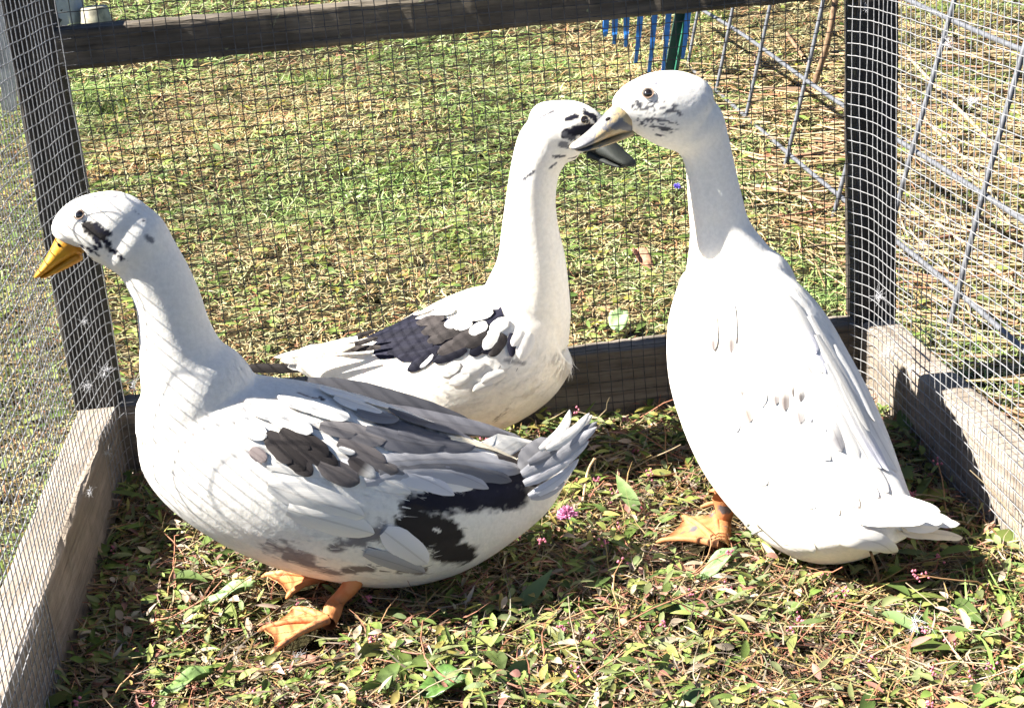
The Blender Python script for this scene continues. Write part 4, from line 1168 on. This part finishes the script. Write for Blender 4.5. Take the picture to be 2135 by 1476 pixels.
# ------------------------------------------------------------------ small loose things
def leaf_mesh(name, c, L, Wd, az, mat, tilt=.2, cup=.25, lab=None, cat='leaf', grp=None, notch=0.0):
    V, F = [], []
    n, k = 9, 7
    d = np.array((math.cos(az), math.sin(az), 0)); sd = np.array((-math.sin(az), math.cos(az), 0)); up = np.array((0, 0, 1.0))
    for q in range(n):
        t = q / (n - 1); w = Wd / 2 * math.sin(math.pi * min(.99, .04 + .93 * t)) ** .75 * (1 + notch * math.sin(t * 21))
        for e in range(k):
            x = e / (k - 1) * 2 - 1
            V.append(np.array(c) + d * (L * (t - .5)) + sd * (w * x) + up * (cup * w * x * x + tilt * L * (t - .5) + .003 * math.sin(t * 7 + x * 3)))
    N = len(V)
    V += [v - up * .0006 for v in V]
    Fq = [(q * k + e, q * k + e + 1, (q + 1) * k + e + 1, (q + 1) * k + e) for q in range(n - 1) for e in range(k - 1)]
    Fq += [tuple(i + N for i in f[::-1]) for f in Fq]
    rim = [e for e in range(k)] + [q * k + k - 1 for q in range(1, n)] + [(n - 1) * k + e for e in range(k - 2, -1, -1)] + [q * k for q in range(n - 2, 0, -1)]
    Fq += [(rim[i], rim[i] + N, rim[(i + 1) % len(rim)] + N, rim[(i + 1) % len(rim)]) for i in range(len(rim))]
    o = mesh_obj(name, V, Fq, mat)
    return tag(o, lab, cat, grp)
leaf_mesh('dry_leaf', at_ground(1340, 540, .015), .042, .024, 2.0, BROWN_LEAF, .55, .5, 'curled brown dry leaf on the lawn between the two tall ducks', notch=.08)
leaf_mesh('dry_leaf', at_ground(1455, 1185, .016), .05, .022, 2.3, BROWN_LEAF, .1, -.5, 'brown curled leaf on the pen floor below the grey and orange foot')
leaf_mesh('broad_leaf', at_ground(1290, 668, .02), .034, .026, 1.2, LEAF_PALE, .5, .3, 'pale green round leaf just beyond the back board')
leaf_mesh('broad_leaf', at_ground(1500, 1175, .022), .050, .017, .65, LEAF_PALE, .15, .5, 'long pale green leaf on the pen floor beside the right duck foot')
leaf_mesh('broad_leaf', at_ground(925, 1430, .02), .040, .034, .2, plain('glossy green leaf', (.07, .14, .03), .4, 0, .2, 90, .5, .3), .1, .4, 'round dark green leaf on the floor at the bottom middle')
leaf_mesh('broad_leaf', at_ground(480, 1235, .024), .045, .018, .3, LEAF_PALE, .1, .4, 'pale lance leaf on the floor left of the far orange foot')
leaf_mesh('broad_leaf', at_ground(390, 1420, .024), .045, .018, .5, plain('mid green leaf', (.13, .21, .06), .5, 0, .2, 90, .4, .3), .1, .4, 'green lance leaf on the floor at the bottom left')

def bloom(c, r, n, mat, lab, stem_to=None):
    o = empty('flower', tuple(c)); tag(o, lab, 'flower')
    bag = Bag()
    for _ in range(n):
        d = RNG.normal(0, 1, 3); d[2] = abs(d[2]) * 1.1; d /= np.linalg.norm(d)
        P = np.array([c + d * r * .3, c + d * r * .75 + RNG.normal(0, r * .05, 3), c + d * r * RNG.uniform(.95, 1.15)])
        bag.add(*tube_arrays(P, [r * .06, r * .13, r * .03], 4))
    bag.build('petals', mat, o)
    b = np.array((c[0] + .004, c[1] + .003, float(gz(c[0], c[1])) - .004))
    mesh_obj('stem', *tube_arrays(crom(np.array([b, (b + c) / 2 + np.array((.002, 0, 0)), c]), 4), .0008, 6), plain('green stem', (.12, .17, .05), .6), o)
bloom(at_ground(1182, 1076, .035), .0095, 90, PINK, 'pink clover flower head standing in the shade near the grey tail')
bloom(at_ground(1412, 392, .03), .0075, 40, PURPLE, 'small violet flower in the lawn beside the right duck neck')

def stalk(pts, r, mat, lab, cat='twig', grp=None, name='dry_stalk'):
    o = mesh_obj(name, *tube_arrays(crom(np.array(pts), 6), r, 7), mat)
    return tag(o, lab, cat, grp)
gp = lambda x, y, h=.012: at_ground(x, y, h)
stalk([at_y(1742, 0, gp(1700, 190)[1]), at_y(1725, 90, gp(1700, 190)[1]), gp(1697, 180)], .006, TWIG, 'thick brown stick standing behind the fence rods near the right post')
stalk([gp(1872, 95), gp(1960, 190), gp(2050, 280), gp(2140, 385)], .0034, STRAW, 'long pale straw stalk lying beyond the right wall, uppermost')
stalk([gp(1866, 170), gp(1940, 260), gp(2010, 330), gp(2080, 420)], .0028, STRAW, 'straw stalk lying just below the longest one beyond the right wall')
stalk([gp(1900, 425), gp(2000, 500), gp(2135, 610)], .0024, STRAW, 'straw stalk low beyond the right wall')
stalk([gp(1640, 70), gp(1675, 120)], .0042, TWIG, 'short dark twig on the lawn under the fence panel')
stalk([gp(860, 505), gp(900, 488), gp(945, 470)], .0022, STRAW, 'short straw twig on the lawn behind the black winged duck')
stalk([gp(1215, 1045, .02), gp(1225, 985, .03), gp(1240, 955, .045)], .0013, STRAW, 'bent upright weed stem near the grey tail tip')
stalk([gp(1310, 1305, .008), gp(1500, 1262, .022), gp(1640, 1230, .02)], .0011, TWIG, 'thin dark runner stem across the floor below the right duck')
stalk([gp(1300, 1280, .012), gp(1370, 1400, .02), gp(1410, 1476, .015)], .0014, TWIG, 'grey twig lying on the floor at the bottom middle right')
stalk([gp(1840, 1265, .004), gp(1830, 1195, .03), gp(1815, 1150, .055)], .0012, TWIG, 'dark upright stem in front of the right duck tail')
stalk([gp(420, 1400, .02), gp(560, 1396, .024), gp(720, 1370, .024)], .0011, TWIG, 'thin dark stem on the floor below the near orange foot')

DOWN = plain('white down', (.58, .58, .60), .9, 0, .08, 200, .1)
def fluff(c, r, lab, n=34, flat=(1, 1, 1)):
    bag = Bag()
    c = np.array(c)
    ax = RNG.normal(0, 1, 3); ax /= np.linalg.norm(ax)
    t = np.linspace(0, 1, 6)[:, None]
    for _ in range(n):
        o = c + ax * r * RNG.uniform(-.5, .5) + RNG.normal(0, r * .12, 3)
        d = RNG.normal(0, 1, 3) + ax * .5; d /= np.linalg.norm(d)
        b1, b2 = RNG.normal(0, 1, 3), RNG.normal(0, 1, 3)
        P = o + r * RNG.uniform(.2, .8) * (d * t * .8 + b1 * .8 * t * t + b2 * .35 * np.sin(t * 6) * t)
        bag.add(*tube_arrays(P, np.linspace(r * .022, r * .008, 6), 3))
    tag(bag.build('down_feather', DOWN), lab, 'feather', 'loose down feathers caught around the pen')
lw = lambda x, y: at_axis(x, y, 0, -W2 + .002)
rw = lambda x, y: at_axis(x, y, 0, W2 - .006)
for (c, r, lab) in ((lw(176, 672), .009, 'small white down feather on the left mesh over the corner post'), (lw(218, 775), .016, 'largest white down clump on the left mesh low on the corner post'), (lw(182, 805), .012, 'white down feather low on the left edge of the corner post'),
                    (at_y(278, 802, -.008), .015, 'white down clump in the back left corner beside the duck neck'), (at_axis(246, 824, 2, H + .004), .009, 'white down wisp on the left board end'),
                    (np.array((-W2 + .003, at_axis(218, 945, 0, -W2)[1], at_axis(218, 945, 0, -W2)[2])), .010, 'white down tuft on the left board edge, farther of two'), (at_axis(186, 1026, 0, -W2 + .004), .009, 'white down tuft on the left board edge, nearer of two'),
                    (at_y(1804, 16, -.006), .010, 'white down feather at the top of the right post'), (rw(1978, 88), .014, 'white wisp of down high on the right mesh'), (rw(2032, 212), .016, 'white down clump on the right mesh below the upper rod'),
                    (rw(1832, 618), .018, 'grey white down clump at the foot of the right post'), (rw(1848, 738), .014, 'white down tuft on the right board near the corner'), (rw(1925, 510), .009, 'small white down feather halfway down the right mesh'),
                    (at_ground(622, 1368, .022), .013, 'white down feather on the floor below the near orange foot'), (at_ground(1908, 1300, .03), .017, 'grey wispy down clump on the floor right of the right duck'), (at_ground(280, 1195, .02), .012, 'small feather on the shaded floor near the left board')):
    fluff(c, r * .62, lab)

# taller grass at the right end of the pen floor
def tuft(c, n, L, lab, spread=.02, cols=((.12, .20, .05), (.17, .26, .07), (.20, .24, .07)), wd=(.0016, .003)):
    P = np.array(c) + np.column_stack([RNG.normal(0, spread, n), RNG.normal(0, spread, n), np.zeros(n)])
    P[:, 0] = np.minimum(P[:, 0], W2 - .006)
    D = basis(n, .15)
    V, F, C = blades('', P, RNG.uniform(.5, 1.1, n) * L, RNG.uniform(*wd, n), D, pick(cols, [1] * len(cols), n), .35, segs=6, droop=1.4)
    tag(mesh_obj('grass_tuft', V, F, VEG, None, C), lab, 'grass tuft')
tuft(at_ground(2070, 1235), 26, .075, 'green grass tuft against the right board behind the tail', .013)
tuft(at_ground(2120, 1330), 30, .11, 'tall green grass tuft at the right edge of the photo', .014)
tuft(at_ground(2100, 1440), 26, .08, 'broad bladed weed tuft in the bottom right corner', .016, ((.12, .21, .05), (.20, .28, .08)), (.004, .008))
tuft(at_ground(1640, 1280), 60, .05, 'patch of short upright grass below the right duck', .02)
tuft(at_ground(1400, 905), 22, .045, 'small weed tuft by the back board left of the right duck', .012)
tuft(at_ground(225, 235), 170, .10, 'dark grass clump on the lawn behind the rail at the left', .036, ((.05, .085, .025), (.08, .11, .03)))

# dry straw tangled on the ground beyond the right wall
def straw_mass():
    P = scatter(2600, .46, 1.5, -.5, 1.6)
    P = P[(RNG.random(len(P)) < np.clip(1.15 - P[:, 1] * .55, .1, 1))]
    bag = Bag(); cols = pick([TAN, (.46, .33, .20), (.40, .22, .13), (.30, .20, .11)], [4, 4, 2, 1.4], len(P)) * .8
    az = RNG.normal(-.9, .55, len(P))
    for p, a, c in zip(P, az, cols):
        L = random.uniform(.05, .20); d = np.array((math.cos(a), math.sin(a), random.uniform(-.05, .12)))
        b = RNG.normal(0, .12, 3) * np.array((1, 1, .4))
        t = np.linspace(-.5, .5, 5)[:, None]
        Q = p + np.array((0, 0, .012)) + d * L * t + b * L * (t * t)
        Q[:, 2] = np.maximum(Q[:, 2], gz(Q[:, 0], Q[:, 1]) + .004 + random.uniform(0, .014))
        if (Q[:, 0] < W2 + .045).any(): continue
        bag.add(*tube_arrays(Q, random.uniform(.0007, .0019), 4), c)
    tag(bag.build('dry_straw', VEG), 'tangled dry straw lying beyond the right wall of the pen', 'straw', kind='stuff')
straw_mass()
